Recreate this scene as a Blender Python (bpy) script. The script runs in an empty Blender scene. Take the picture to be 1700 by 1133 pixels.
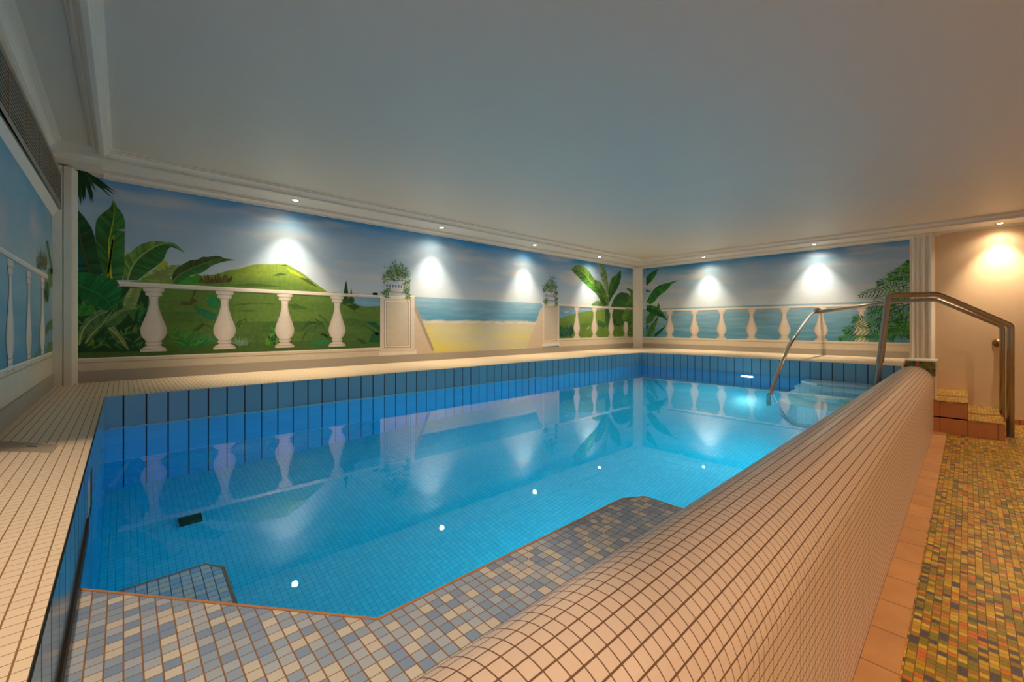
import bpy, math, random
from mathutils import Vector, noise
random.seed(7)
R = math.radians
sc = bpy.context.scene
col = sc.collection

# ---------------------------------------------------------------- camera
EYE = 1.32                      # eye height above the walking floor (metres)
FPX = 698.8                     # focal length in pixels of the 1700 px wide frame
TH = math.atan(757 / 698.8)     # heading from +X towards +Y
cam = bpy.data.objects.new('camera', bpy.data.cameras.new('camera'))
col.objects.link(cam)
cam.location = (0, 0, EYE)
cam.rotation_euler = (R(90), 0, TH - R(90))
cam.data.sensor_width = 36.0
cam.data.lens = FPX / 1700 * 36.0
cam.data.shift_y = -0.0150
cam.data.clip_start = 0.02
sc.camera = cam

# ---------------------------------------------------------------- world, exposure
w = bpy.data.worlds.new('world'); sc.world = w; w.use_nodes = True
w.node_tree.nodes['Background'].inputs[0].default_value = (1.0, 0.8, 0.6, 1)
w.node_tree.nodes['Background'].inputs[1].default_value = 0.0
sc.view_settings.view_transform = 'Standard'
sc.view_settings.look = 'None'
sc.view_settings.gamma = 1.0
sc.view_settings.use_curve_mapping = False
sc.view_settings.exposure = 0.7
sc.cycles.max_bounces = 10
sc.cycles.diffuse_bounces = 6
sc.cycles.glossy_bounces = 5
sc.cycles.transmission_bounces = 6
sc.cycles.sample_clamp_indirect = 6.0
sc.cycles.blur_glossy = 0.5

# light strengths
W_SPOT = 112.0       # wall-washing halogen downlights above the murals
W_ROOM = 100.0       # halogen downlights over the walkway
W_POOL = 265.0      # underwater lamps (emission strength)
WARM = (1.0, 0.80, 0.55)
WARM_ROOM = (1.0, 0.74, 0.51)

# ---------------------------------------------------------------- main levels and planes
FLOOR = 0.0
DECK = EYE - 0.50
WATER = EYE - 0.735
BOTTOM = WATER - 1.45
MTOP = EYE + 1.32       # top of the murals
SOFF = EYE + 1.37       # soffit with the downlights
CEIL = EYE + 1.45
XL, XR, YB, YN = -0.43, 8.78, 5.24, -2.4
PX0, PX1, PY1 = -0.10, 7.10, 4.13   # pool edges
CY, CZ, CR = 0.474, EYE - 0.70, 0.183  # round top of the pool curb
CURB_X = 7.40
CIN = CY + CR                        # inner face of the curb

# ---------------------------------------------------------------- pixel -> plane helpers (1700x1133 frame)
c_, s_ = math.cos(TH), math.sin(TH)
def on_Y(x, y, Y=YB):
    t = (x - 850) / FPX; d = Y / (s_ - c_ * t)
    return (d * (c_ + s_ * t), EYE - (y - 541) * d / FPX)
def on_X(x, y, X=XR):
    t = (x - 850) / FPX; d = X / (c_ + s_ * t)
    return (d * (s_ - c_ * t), EYE - (y - 541) * d / FPX)

# ---------------------------------------------------------------- materials
def srgb(r, g, b):
    f = lambda v: (v / 255) / 12.92 if v / 255 <= 0.04045 else ((v / 255 + 0.055) / 1.055) ** 2.4
    return (f(r), f(g), f(b), 1)
class NT:
    def __init__(s, name):
        s.m = bpy.data.materials.new(name); s.m.use_nodes = True
        s.t = s.m.node_tree; s.n = s.t.nodes; s.l = s.t.links
        s.b = s.n['Principled BSDF']
    def node(s, typ, **kw):
        n = s.n.new(typ)
        for k, v in kw.items(): setattr(n, k, v)
        return n
    def link(s, a, b): s.l.new(a, b)
    def math(s, op, a, b=None, c=None):
        n = s.n.new('ShaderNodeMath'); n.operation = op
        for i, v in enumerate((a, b, c)):
            if v is None: continue
            if isinstance(v, (int, float)): n.inputs[i].default_value = v
            else: s.l.new(v, n.inputs[i])
        return n.outputs[0]
    def mix(s, fac, a, b, blend='MIX'):
        n = s.n.new('ShaderNodeMix'); n.data_type = 'RGBA'; n.blend_type = blend
        for i, v in ((0, fac), (6, a), (7, b)):
            if isinstance(v, (int, float)): n.inputs[i].default_value = v
            elif isinstance(v, tuple): n.inputs[i].default_value = v
            else: s.l.new(v, n.inputs[i])
        return n.outputs[2]
def plain(name, colr, rough=0.6, metal=0.0, var=0.06, scale=6.0, bump=0.0, spec=0.5):
    k = NT(name); b = k.b
    tc = k.node('ShaderNodeTexCoord'); nz = k.node('ShaderNodeTexNoise')
    nz.inputs['Scale'].default_value = scale; nz.inputs['Detail'].default_value = 4
    k.link(tc.outputs['Object'], nz.inputs['Vector'])
    dark = tuple(v * (1 - var * 2) for v in colr[:3]) + (1,)
    k.link(k.mix(nz.outputs['Fac'], dark, colr), b.inputs['Base Color'])
    b.inputs['Roughness'].default_value = rough; b.inputs['Metallic'].default_value = metal
    b.inputs['Specular IOR Level'].default_value = spec
    if bump:
        bp = k.node('ShaderNodeBump'); bp.inputs['Strength'].default_value = bump; bp.inputs['Distance'].default_value = 0.004
        n2 = k.node('ShaderNodeTexNoise'); n2.inputs['Scale'].default_value = 60
        k.link(tc.outputs['Object'], n2.inputs['Vector'])
        k.link(n2.outputs['Fac'], bp.inputs['Height']); k.link(bp.outputs[0], b.inputs['Normal'])
    return k.m
def tile(name, sx, sy, gx, gy, colors, grout, rough=0.3, jitter=0.0, streak=0.0, bump=0.5, spec=0.5, cellvar=0.05, wear=0.0):
    """tiles laid out on the UV map, which is in metres; colors = [(share, colour), ...]"""
    k = NT(name); b = k.b
    uv = k.node('ShaderNodeUVMap'); sep = k.node('ShaderNodeSeparateXYZ'); k.link(uv.outputs[0], sep.inputs[0])
    v = k.math('DIVIDE', sep.outputs[1], sy); vc = k.math('FLOOR', v)
    u = k.math('DIVIDE', sep.outputs[0], sx)
    if jitter:
        wn0 = k.node('ShaderNodeTexWhiteNoise', noise_dimensions='1D'); k.link(vc, wn0.inputs['W'])
        u = k.math('ADD', u, k.math('MULTIPLY', wn0.outputs['Value'], jitter))
    uc = k.math('FLOOR', u)
    fu = k.math('SUBTRACT', u, uc); fv = k.math('SUBTRACT', v, vc)
    mu = k.math('GREATER_THAN', k.math('ABSOLUTE', k.math('SUBTRACT', fu, 0.5)), 0.5 - gx / sx / 2)
    mv = k.math('GREATER_THAN', k.math('ABSOLUTE', k.math('SUBTRACT', fv, 0.5)), 0.5 - gy / sy / 2)
    g = k.math('MAXIMUM', mu, mv)
    cmb = k.node('ShaderNodeCombineXYZ'); k.link(uc, cmb.inputs[0]); k.link(vc, cmb.inputs[1])
    wn = k.node('ShaderNodeTexWhiteNoise', noise_dimensions='2D'); k.link(cmb.outputs[0], wn.inputs['Vector'])
    ramp = k.node('ShaderNodeValToRGB'); ramp.color_ramp.interpolation = 'CONSTANT'
    els = ramp.color_ramp.elements; pos = 0.0
    for i, (share, cc) in enumerate(colors):
        e = els[0] if i == 0 else (els[1] if i == 1 else els.new(pos))
        e.position = pos; e.color = cc; pos += share
    if len(colors) == 1: els[1].color = colors[0][1]
    k.link(wn.outputs['Value'], ramp.inputs[0])
    base = ramp.outputs[0]
    # value drift from tile to tile
    hs = k.node('ShaderNodeHueSaturation'); k.link(base, hs.inputs['Color'])
    k.link(k.math('ADD', k.math('MULTIPLY', wn.outputs['Color'], cellvar * 2), 1 - cellvar), hs.inputs['Value'])
    base = hs.outputs[0]
    if streak:
        mp = k.node('ShaderNodeCombineXYZ'); k.link(k.math('MULTIPLY', u, 1.3), mp.inputs[0]); k.link(k.math('MULTIPLY', v, 9.0), mp.inputs[1])
        nz = k.node('ShaderNodeTexNoise'); nz.inputs['Scale'].default_value = 1.0; k.link(mp.outputs[0], nz.inputs['Vector'])
        rr = k.node('ShaderNodeValToRGB'); rr.color_ramp.elements[0].position = 0.35; rr.color_ramp.elements[1].position = 0.65
        rr.color_ramp.elements[0].color = srgb(110, 84, 30); rr.color_ramp.elements[1].color = srgb(205, 150, 70)
        k.link(nz.outputs['Fac'], rr.inputs[0])
        base = k.mix(streak, base, rr.outputs[0])
    if wear:
        nz = k.node('ShaderNodeTexNoise'); nz.inputs['Scale'].default_value = 7.0; nz.inputs['Detail'].default_value = 6
        k.link(uv.outputs[0], nz.inputs['Vector'])
        base = k.mix(k.math('MULTIPLY', nz.outputs['Fac'], wear), base, grout, 'MULTIPLY')
    k.link(k.mix(g, base, grout), b.inputs['Base Color'])
    k.link(k.math('ADD', k.math('MULTIPLY', g, 0.85 - rough), rough), b.inputs['Roughness'])
    b.inputs['Specular IOR Level'].default_value = spec
    bp = k.node('ShaderNodeBump'); bp.inputs['Strength'].default_value = bump; bp.inputs['Distance'].default_value = 0.002
    k.link(k.math('SUBTRACT', 1.0, g), bp.inputs['Height']); k.link(bp.outputs[0], b.inputs['Normal'])
    return k.m
M = {}
M['ceiling'] = plain('ceiling_paint', srgb(206, 202, 194), 0.55, var=0.02, scale=2, bump=0.05, spec=0.3)
M['white'] = plain('white_plaster', srgb(226, 222, 214), 0.5, var=0.03, scale=9)
M['cream'] = plain('cream_wall_paint', srgb(222, 196, 160), 0.75, var=0.04, scale=14, bump=0.1)
M['skirt'] = plain('grey_beige_paint', srgb(170, 164, 154), 0.7, var=0.04)
M['dark'] = plain('dark_recess', srgb(20, 18, 16), 0.9)
M['steel'] = plain('brushed_steel', srgb(160, 152, 144), 0.34, 1.0, var=0.05, scale=25)
M['chrome'] = plain('polished_steel', srgb(205, 198, 190), 0.10, 1.0, var=0.02)
M['grille'] = plain('grey_metal', srgb(150, 146, 136), 0.45, 0.3, var=0.03)
M['copper'] = plain('worn_copper_edge', srgb(165, 110, 80), 0.5, 0.3)
M['plate'] = plain('stained_beige_lid', srgb(176, 162, 140), 0.6, var=0.16, scale=30)
M['deck'] = tile('cream_mosaic', 0.030, 0.030, 0.0028, 0.0018, [(1, srgb(228, 210, 184))], srgb(134, 96, 62), 0.32, cellvar=0.03)
M['curb'] = tile('cream_mosaic_curb', 0.031, 0.031, 0.0026, 0.0034, [(1, srgb(208, 186, 168))], srgb(104, 76, 54), 0.34, cellvar=0.03)
M['ledge'] = tile('blue_beige_mosaic', 0.031, 0.031, 0.0030, 0.0024,
    [(.30, srgb(142, 162, 186)), (.27, srgb(164, 176, 190)), (.23, srgb(196, 192, 182)), (.20, srgb(124, 148, 180))], srgb(132, 96, 62), 0.28, cellvar=0.06)
M['bluetile'] = tile('blue_ceramic_slab', 0.125, 0.250, 0.0100, 0.004, [(1, srgb(118, 160, 184))], srgb(40, 28, 20), 0.16, bump=0.7, cellvar=0.06)
M['poolmosaic'] = tile('pool_mosaic', 0.031, 0.031, 0.0022, 0.0022, [(.5, srgb(36, 196, 224)), (.5, srgb(48, 202, 228))], srgb(36, 138, 172), 0.3, cellvar=0.03)
M['bluemosaic'] = tile('blue_wall_mosaic', 0.031, 0.031, 0.0022, 0.0022, [(1, srgb(40, 146, 206))], srgb(30, 96, 140), 0.3)
M['bluedeep'] = tile('underwater_blue_slab', 0.125, 0.250, 0.008, 0.003, [(1, srgb(36, 150, 204))], srgb(18, 50, 76), 0.25, cellvar=0.06)
M['tread'] = tile('pale_step_mosaic', 0.031, 0.031, 0.0022, 0.0022, [(1, srgb(240, 242, 238))], srgb(196, 200, 200), 0.3)
M['floor'] = tile('ochre_glass_mosaic', 0.030, 0.028, 0.0026, 0.0026,
    [(.24, srgb(188, 150, 36)), (.22, srgb(116, 118, 34)), (.16, srgb(144, 108, 40)), (.13, srgb(204, 170, 60)), (.12, srgb(196, 104, 48)), (.13, srgb(46, 58, 84))],
    srgb(108, 80, 44), 0.30, jitter=1.0, streak=0.14, cellvar=0.16)
M['terra'] = tile('terracotta_slab', 0.268, 0.30, 0.006, 0.0001, [(1, srgb(206, 152, 96))], srgb(124, 92, 64), 0.55, cellvar=0.07, wear=0.5)
M['terra_side'] = tile('terracotta_riser', 0.235, 0.1975, 0.006, 0.006, [(1, srgb(188, 124, 76))], srgb(90, 66, 44), 0.5, jitter=0.0, cellvar=0.08, wear=0.3)
M['stepmosaic'] = tile('lit_step_mosaic', 0.031, 0.031, 0.0030, 0.0024, [(.4, srgb(222, 236, 246)), (.3, srgb(186, 216, 242)), (.3, srgb(240, 238, 232))], srgb(96, 112, 128), 0.3)  # ledge mosaic made paler: downlight falling through the water put into the colour
M['nosing'] = plain('orange_tile_edge', srgb(186, 130, 84), 0.5, var=0.1, scale=40)
def emit(name, colr, strength):
    k = NT(name); k.b.inputs['Base Color'].default_value = (0.8, 0.8, 0.8, 1)
    k.b.inputs['Emission Color'].default_value = tuple(colr[:3]) + (1,)
    k.b.inputs['Emission Strength'].default_value = strength
    return k.m
M['bulb'] = emit('halogen_bulb', (1.0, 0.80, 0.52), 30)
M['poollamp'] = emit('underwater_lamp_glass', (0.76, 0.99, 0.97), W_POOL)
def water_mat():
    k = NT('pool_water'); k.n.remove(k.b)
    out = [n for n in k.n if n.type == 'OUTPUT_MATERIAL'][0]
    gl = k.node('ShaderNodeBsdfGlass'); gl.inputs['IOR'].default_value = 1.33; gl.inputs['Roughness'].default_value = 0.0
    tc = k.node('ShaderNodeTexCoord'); nz = k.node('ShaderNodeTexNoise'); nz.inputs['Scale'].default_value = 5.0; nz.inputs['Detail'].default_value = 2
    k.link(tc.outputs['Object'], nz.inputs['Vector'])
    bp = k.node('ShaderNodeBump'); bp.inputs['Strength'].default_value = 0.06; bp.inputs['Distance'].default_value = 0.004
    k.link(nz.outputs['Fac'], bp.inputs['Height']); k.link(bp.outputs[0], gl.inputs['Normal'])
    va = k.node('ShaderNodeVolumeAbsorption'); va.inputs['Color'].default_value = (0.03, 0.85, 0.96, 1); va.inputs['Density'].default_value = 0.35
    k.link(gl.outputs[0], out.inputs['Surface']); k.link(va.outputs[0], out.inputs['Volume'])
    return k.m
M['water'] = water_mat()
def paint_mat(name, rough=0.7, amt=0.035, sc3=(3, 3, 22)):
    k = NT(name); at = k.node('ShaderNodeVertexColor', layer_name='paint')
    tc = k.node('ShaderNodeTexCoord'); mp = k.node('ShaderNodeMapping'); mp.inputs['Scale'].default_value = sc3
    nz = k.node('ShaderNodeTexNoise'); nz.inputs['Scale'].default_value = 2.2; nz.inputs['Detail'].default_value = 6
    k.link(tc.outputs['Object'], mp.inputs[0]); k.link(mp.outputs[0], nz.inputs['Vector'])
    hs = k.node('ShaderNodeHueSaturation'); k.link(at.outputs['Color'], hs.inputs['Color'])
    k.link(k.math('ADD', k.math('MULTIPLY', nz.outputs['Fac'], amt * 4), 1 - amt * 2), hs.inputs['Value'])
    k.link(hs.outputs[0], k.b.inputs['Base Color'])
    k.b.inputs['Roughness'].default_value = rough; k.b.inputs['Specular IOR Level'].default_value = 0.25
    return k.m
M['paint'] = paint_mat('mural_paint')
M['paint_leaf'] = paint_mat('mural_leaf_paint', amt=0.2, sc3=(12, 12, 12))
M['paint_stone'] = paint_mat('mural_stone_paint', amt=0.05, sc3=(5, 5, 9))

# ---------------------------------------------------------------- mesh building
class MB:
    def __init__(s): s.v = []; s.f = []; s.uv = []; s.mi = []; s.sm = []
    def face(s, pts, uvs=None, mi=0, smooth=False):
        i = len(s.v); s.v += [tuple(p) for p in pts]
        s.f.append(tuple(range(i, i + len(pts))))
        s.uv.append(uvs if uvs else [(p[0], p[1]) for p in pts]); s.mi.append(mi); s.sm.append(smooth)
    def quad_auto(s, pts, mi=0):
        a, b, c = Vector(pts[0]), Vector(pts[1]), Vector(pts[2])
        n = (b - a).cross(c - a); ax = max(range(3), key=lambda k: abs(n[k]))
        f = {0: lambda p: (p[1], p[2]), 1: lambda p: (p[0], p[2]), 2: lambda p: (p[0], p[1])}[ax]
        s.face(pts, [f(p) for p in pts], mi)
    def box(s, x0, x1, y0, y1, z0, z1, mi=0, skip=''):
        P = lambda i, j, k: ((x0, x1)[i], (y0, y1)[j], (z0, z1)[k])
        F = {'b': [P(0,0,0),P(0,1,0),P(1,1,0),P(1,0,0)], 't': [P(0,0,1),P(1,0,1),P(1,1,1),P(0,1,1)],
             's': [P(0,0,0),P(1,0,0),P(1,0,1),P(0,0,1)], 'n': [P(1,1,0),P(0,1,0),P(0,1,1),P(1,1,1)],
             'w': [P(0,1,0),P(0,0,0),P(0,0,1),P(0,1,1)], 'e': [P(1,0,0),P(1,1,0),P(1,1,1),P(1,0,1)]}
        for k in F:
            if k not in skip: s.quad_auto(F[k], mi if isinstance(mi, int) else mi.get(k, 0))
    def prism(s, poly, z0, z1, mi_top=0, mi_side=0, bottom=True):
        n = len(poly)
        s.face([(x, y, z1) for x, y in poly], None, mi_top)
        if bottom: s.face([(x, y, z0) for x, y in reversed(poly)], None, mi_side)
        L = 0
        for i in range(n):
            a, b = poly[i], poly[(i + 1) % n]; d = math.hypot(b[0]-a[0], b[1]-a[1])
            s.face([(*a, z0), (*b, z0), (*b, z1), (*a, z1)], [(L, z0), (L + d, z0), (L + d, z1), (L, z1)], mi_side)
            L += d
    def sweep(s, prof, a, b, axis, mi=0, smooth=False, cap=True):
        """profile [(p,q),...] carried along an axis from a to b. axis 'x': (p,q)=(y,z); 'y': (x,z); 'z': (x,y)"""
        def P(t, p, q): return {'x': (t, p, q), 'y': (p, t, q), 'z': (p, q, t)}[axis]
        L = 0
        for i in range(len(prof) - 1):
            (p, q), (p2, q2) = prof[i], prof[i + 1]; d = math.hypot(p2 - p, q2 - q)
            s.face([P(a, p, q), P(b, p, q), P(b, p2, q2), P(a, p2, q2)], [(a, L), (b, L), (b, L + d), (a, L + d)], mi, smooth)
            L += d
        if cap:
            s.face([P(a, p, q) for p, q in prof], [(p, q) for p, q in prof], mi)
            s.face([P(b, p, q) for p, q in reversed(prof)], [(p, q) for p, q in reversed(prof)], mi)
    def tube(s, pts, r, n=20, cap=True, mi=0):
        pts = [Vector(p) for p in pts]; rs = r if isinstance(r, list) else [r] * len(pts)
        up = None; rings = []
        for i, p in enumerate(pts):
            t = ((pts[i] - pts[i-1]).normalized() if i else Vector((0,0,0))) + ((pts[i+1] - pts[i]).normalized() if i < len(pts)-1 else Vector((0,0,0)))
            t.normalize()
            if up is None: up = Vector((0,0,1)) if abs(t.z) < .9 else Vector((1,0,0))
            e = t.cross(up).normalized(); up = e.cross(t).normalized()
            k = 1.0
            if 0 < i < len(pts)-1:
                k = 1 / max(0.5, math.sqrt(max(.01, (1 + (pts[i]-pts[i-1]).normalized().dot((pts[i+1]-pts[i]).normalized())) / 2)))
                k = min(k, 1.4)
            rings.append([p + (e * math.cos(2*math.pi*j/n) + up * math.sin(2*math.pi*j/n)) * rs[i] * (k if rs[i] else 1) for j in range(n)])
        base = len(s.v)
        for rg in rings: s.v += [tuple(q) for q in rg]
        for i in range(len(rings) - 1):
            for j in range(n):
                s.f.append((base+i*n+j, base+i*n+(j+1)%n, base+(i+1)*n+(j+1)%n, base+(i+1)*n+j))
                s.uv.append([(0,0)]*4); s.mi.append(mi); s.sm.append(True)
        if cap:
            s.f.append(tuple(base+j for j in reversed(range(n)))); s.uv.append([(0,0)]*n); s.mi.append(mi); s.sm.append(False)
            s.f.append(tuple(base+(len(rings)-1)*n+j for j in range(n))); s.uv.append([(0,0)]*n); s.mi.append(mi); s.sm.append(False)
    def lathe(s, prof, o, axis=(0,0,1), n=32, mi=0, smooth=True):
        """prof [(r, h), ...] turned about the axis through o"""
        A = Vector(axis).normalized(); E = A.orthogonal().normalized(); F = A.cross(E); o = Vector(o)
        base = len(s.v)
        for r, h in prof:
            for j in range(n):
                a = 2*math.pi*j/n; s.v.append(tuple(o + A*h + (E*math.cos(a) + F*math.sin(a))*max(r, 1e-5)))
        for i in range(len(prof)-1):
            for j in range(n):
                s.f.append((base+i*n+j, base+i*n+(j+1)%n, base+(i+1)*n+(j+1)%n, base+(i+1)*n+j))
                s.uv.append([(0,0)]*4); s.mi.append(mi); s.sm.append(smooth)
    def build(s, name, mats, parent=None, offset=(0,0,0)):
        me = bpy.data.meshes.new(name)
        ox, oy, oz = offset
        me.from_pydata([(x-ox, y-oy, z-oz) for x, y, z in s.v], [], s.f)
        for m in (mats if isinstance(mats, (list, tuple)) else [mats]): me.materials.append(m)
        ul = me.uv_layers.new(name='UVMap')
        k = 0
        for pi, p in enumerate(me.polygons):
            p.material_index = s.mi[pi]; p.use_smooth = s.sm[pi]
            for j in range(len(s.f[pi])):
                ul.data[k].uv = s.uv[pi][j]; k += 1
        o = bpy.data.objects.new(name, me); col.objects.link(o)
        if parent: o.parent = parent
        return o
def tag(o, label=None, cat=None, group=None, kind=None):
    if label: o['label'] = label
    if cat: o['category'] = cat
    if group: o['group'] = group
    if kind: o['kind'] = kind
    return o
def thing(name, label, cat, loc=(0,0,0), group=None):
    o = bpy.data.objects.new(name, None); o.empty_display_size = 0.1
    o.location = loc; col.objects.link(o)
    return tag(o, label, cat, group)
def struct(o): o['kind'] = 'structure'; return o
def local(mb, name, mats, parent):
    return mb.build(name, mats, parent, offset=tuple(parent.location))

# ================================================================= SETTING
# ---- walls, ceiling, floor
b = MB(); b.box(XL-.2, XR+.2, YB, YB+.15, -0.1, CEIL+.1); struct(b.build('wall_back', M['cream']))
b = MB(); b.box(XR, XR+.15, YN-.15, YB, -0.1, CEIL+.1); struct(b.build('wall_right', M['cream']))
b = MB(); b.box(XL-.15, XL, YN-.15, YB, -0.1, CEIL+.1); struct(b.build('wall_left', M['cream']))
b = MB(); b.box(XL-.15, XR+.15, YN-.15, YN, -0.1, CEIL+.1); struct(b.build('wall_near', M['cream']))
b = MB(); b.box(XL-.15, XR+.15, YN-.15, YB+.15, CEIL, CEIL+.12); struct(b.build('ceiling', M['ceiling']))
b = MB(); b.face([(XL, YN, 0), (XR, YN, 0), (XR, .29, 0), (XL, .29, 0)]); 
b.face([(XL, YN, -.05), (XL, .29, -.05), (XR, .29, -.05), (XR, YN, -.05)]); struct(b.build('floor', M['floor']))

# ---- soffits (lowered strips that carry the downlights)
SY = 4.82        # inner edge of the soffit along the mural wall
SX = 8.33        # inner edge of the soffit along the far wall
b = MB()
b.box(XL, XR, SY, YB, SOFF, CEIL+.02); b.box(SX, XR, YN, SY, SOFF, CEIL+.02)
struct(b.build('trim_1', M['white']))
# crown around the raised ceiling field
def crown(p0, q0, dp, dq):
    """profile from the wall edge (p0,q0): stepped ogee running dp sideways and dq up"""
    P = [(0, 0), (.16, .0), (.16, .16), (.08, .19), (.08, .24), (.22, .26), (.28, .42), (.42, .58), (.56, .66), (.50, .70), (.50, .76), (.70, .78), (.70, .88), (.62, .90), (.62, .94), (1, .95), (1, 1)]
    return [(p0 + a * dp, q0 + c * dq) for a, c in P] + [(p0, q0 + dq)]
b = MB()
b.sweep(crown(SY+.01, SOFF, -.085, CEIL-SOFF+.002), -.10, SX, 'x', smooth=False)
b.sweep(crown(SX+.01, SOFF, -.085, CEIL-SOFF+.002), YN, SY, 'y')
struct(b.build('trim_2', M['white']))
# moulding between the murals and the soffit
b = MB()
def lower(p0, dp): return crown(p0, MTOP-.012, dp, SOFF-MTOP+.014)
b.sweep(lower(YB, -.10), -.13, XR, 'x'); b.sweep(lower(XR, -.10), .27, YB, 'y')
b.sweep([(XR, SOFF-.028), (XR-.03, SOFF-.02), (XR-.045, SOFF+.001), (XR, SOFF+.001)], YN, .27, 'y')
struct(b.build('trim_3', M['white']))
# ceiling strip over the left deck: beam moulding, wall crown, end crown
b = MB()
bx = -.125
b.sweep([(bx-.070, CEIL+.01), (bx-.070, CEIL-.012), (bx-.060, CEIL-.012), (bx-.060, CEIL-.022), (bx-.050, CEIL-.022), (bx-.050, CEIL-.034), (bx-.040, CEIL-.034), (bx-.030, CEIL-.052), (bx-.012, CEIL-.066), (bx+.012, CEIL-.070),
         (bx+.016, CEIL-.056), (bx+.010, CEIL-.050), (bx+.030, CEIL-.046), (bx+.030, CEIL-.034), (bx+.024, CEIL-.030), (bx+.044, CEIL-.026), (bx+.044, CEIL-.014), (bx+.060, CEIL-.012), (bx+.060, CEIL+.01)], YN, SY-.02, 'y')
b.sweep(crown(XL, CEIL-.075, .075, .078), YN, 4.93, 'y')
b.sweep(crown(4.93, CEIL-.085, -.085, .088), XL, -.16, 'x')
b.box(XL, -.13, 4.93, YB, CEIL-.10, CEIL+.01)
struct(b.build('trim_4', M['white']))
# corner pilasters
def fluted(x0, x1, y0, y1, z0, z1, lobes, face):
    pass
b = MB()   # left corner pilaster
pts = [(XL, 5.10), (XL+.055, 5.10), (XL+.06, 5.115), (XL+.065, 5.10), (XL+.11, 5.10), (XL+.118, 5.12), (XL+.125, 5.17), (XL+.14, 5.20), (XL+.14, YB), (XL, YB)]
b.prism(pts, DECK, MTOP+.01); struct(b.build('trim_5', M['white']))
b = MB()   # far corner pilaster
pts = [(XR-.16, YB), (XR-.16, YB-.03), (XR-.13, YB-.05), (XR-.10, YB-.055), (XR-.085, YB-.07), (XR-.07, YB-.085), (XR-.055, YB-.10), (XR-.05, YB-.13), (XR-.03, YB-.16), (XR, YB-.16), (XR, YB)]
b.prism(pts, DECK, MTOP+.01); struct(b.build('trim_6', M['white']))
b = MB()   # pilaster between the far mural and the plain wall: raised board with half-round ribs
pts = [(XR, .60), (XR-.03, .60)]
def rib(y0, y1, d0, d1, n=6):
    return [(XR - d0 - (d1-d0)*math.sin(math.pi*i/n), y0 + (y1-y0)*i/n) for i in range(n+1)]
pts += rib(.575, .535, .02, .042) + rib(.525, .485, .02, .042) + [(XR-.02, .475)] + rib(.455, .42, .03, .055) + [(XR-.022, .41)] + rib(.395, .345, .035, .07) + [(XR-.02, .33), (XR, .33)]
b.prism(pts, DECK, SOFF); struct(b.build('trim_7', M['white']))
# skirting bands under the murals
def skirt(prof_y, rng, axis): pass
b = MB()
b.box(XL+.14, XR-.05, YB-.012, YB, DECK, EYE-.397); b.box(XR-.012, XR, .60, YB-.05, DECK, EYE-.40); b.box(XL, XL+.012, YN, 5.10, DECK, EYE-.397)
struct(b.build('baseboard_back', M['skirt']))
b = MB(); b.box(XR-.012, XR, YN, -.33, 0, .065); struct(b.build('baseboard_right', M['terra_side']))

# ---- raised pool deck
b = MB()
T = 0.02
b.box(XL, PX0, -.2, YB, 0, DECK)                    # along the left wall
b.box(PX0, XR, PY1, YB, 0, DECK)                    # along the mural wall
b.box(PX1, XR, .56, PY1, 0, DECK)                   # along the far wall
struct(b.build('deck_floor', M['deck'])).name = 'floor_deck'

# ================================================================= POOL
pool = thing('swimming_pool', 'long sunken swimming pool lined with blue tiles behind the cream curb', 'pool', (PX0, PY1, 0))
ZB = DECK - .25
b = MB()
e = .004
def wallY(y, x0, x1, z0, z1, mb): mb.face([(x0, y, z0), (x1, y, z0), (x1, y, z1), (x0, y, z1)], [(x0, z0-DECK), (x1, z0-DECK), (x1, z1-DECK), (x0, z1-DECK)])
def wallX(x, y0, y1, z0, z1, mb): mb.face([(x, y0, z0), (x, y1, z0), (x, y1, z1), (x, y0, z1)], [(y0-PY1, z0-DECK), (y1-PY1, z0-DECK), (y1-PY1, z1-DECK), (y0-PY1, z1-DECK)])
wallY(PY1-e, PX0, PX1, ZB, DECK-.004, b)
wallX(PX1-e, .56, PY1, ZB, DECK-.004, b)
# left wall with the skimmer opening cut out
SK0, SK1, SKZ0, SKZ1 = 2.20, 2.46, WATER-.02, EYE-.585
wallX(PX0+e, .30, SK0, ZB, DECK-.004, b); wallX(PX0+e, SK1, PY1, ZB, DECK-.004, b)
wallX(PX0+e, SK0, SK1, SKZ1, DECK-.004, b); wallX(PX0+e, SK0, SK1, ZB, SKZ0, b)
local(b, 'blue_tile_band', M['bluetile'], pool)
b = MB()
wallY(PY1-e, PX0, PX1, BOTTOM, ZB, b); wallX(PX1-e, CIN, PY1, BOTTOM, ZB, b); wallX(PX0+e, CIN, PY1, BOTTOM, ZB, b)
wallY(CIN+e, PX0, PX1, BOTTOM, WATER-.05, b)
local(b, 'underwater_wall', M['bluedeep'], pool)
b = MB(); b.face([(PX0, CIN, BOTTOM), (PX1, CIN, BOTTOM), (PX1, PY1, BOTTOM), (PX0, PY1, BOTTOM)]); local(b, 'pool_floor', M['poolmosaic'], pool)
# skimmer mouth
b = MB(); b.box(PX0-.12, PX0+e, SK0, SK1, SKZ0, SKZ1, skip='e'); o = local(b, 'skimmer_opening', M['dark'], pool)
# joint of grime above the ledge
b = MB(); b.box(PX0, PX0+.010, CIN, 2.15, WATER-.02, WATER+.042); local(b, 'grime_joint', plain('brown_grime', srgb(70, 52, 34), 0.8, var=.2, scale=20), pool)
# thin pale line on the tiles just above the water
b = MB(); b.box(PX0+.03, 4.4, PY1-.010, PY1-.003, WATER+.002, WATER+.007); local(b, 'waterline_mark', plain('pale_line', srgb(190, 196, 190), 0.5), pool)
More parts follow.
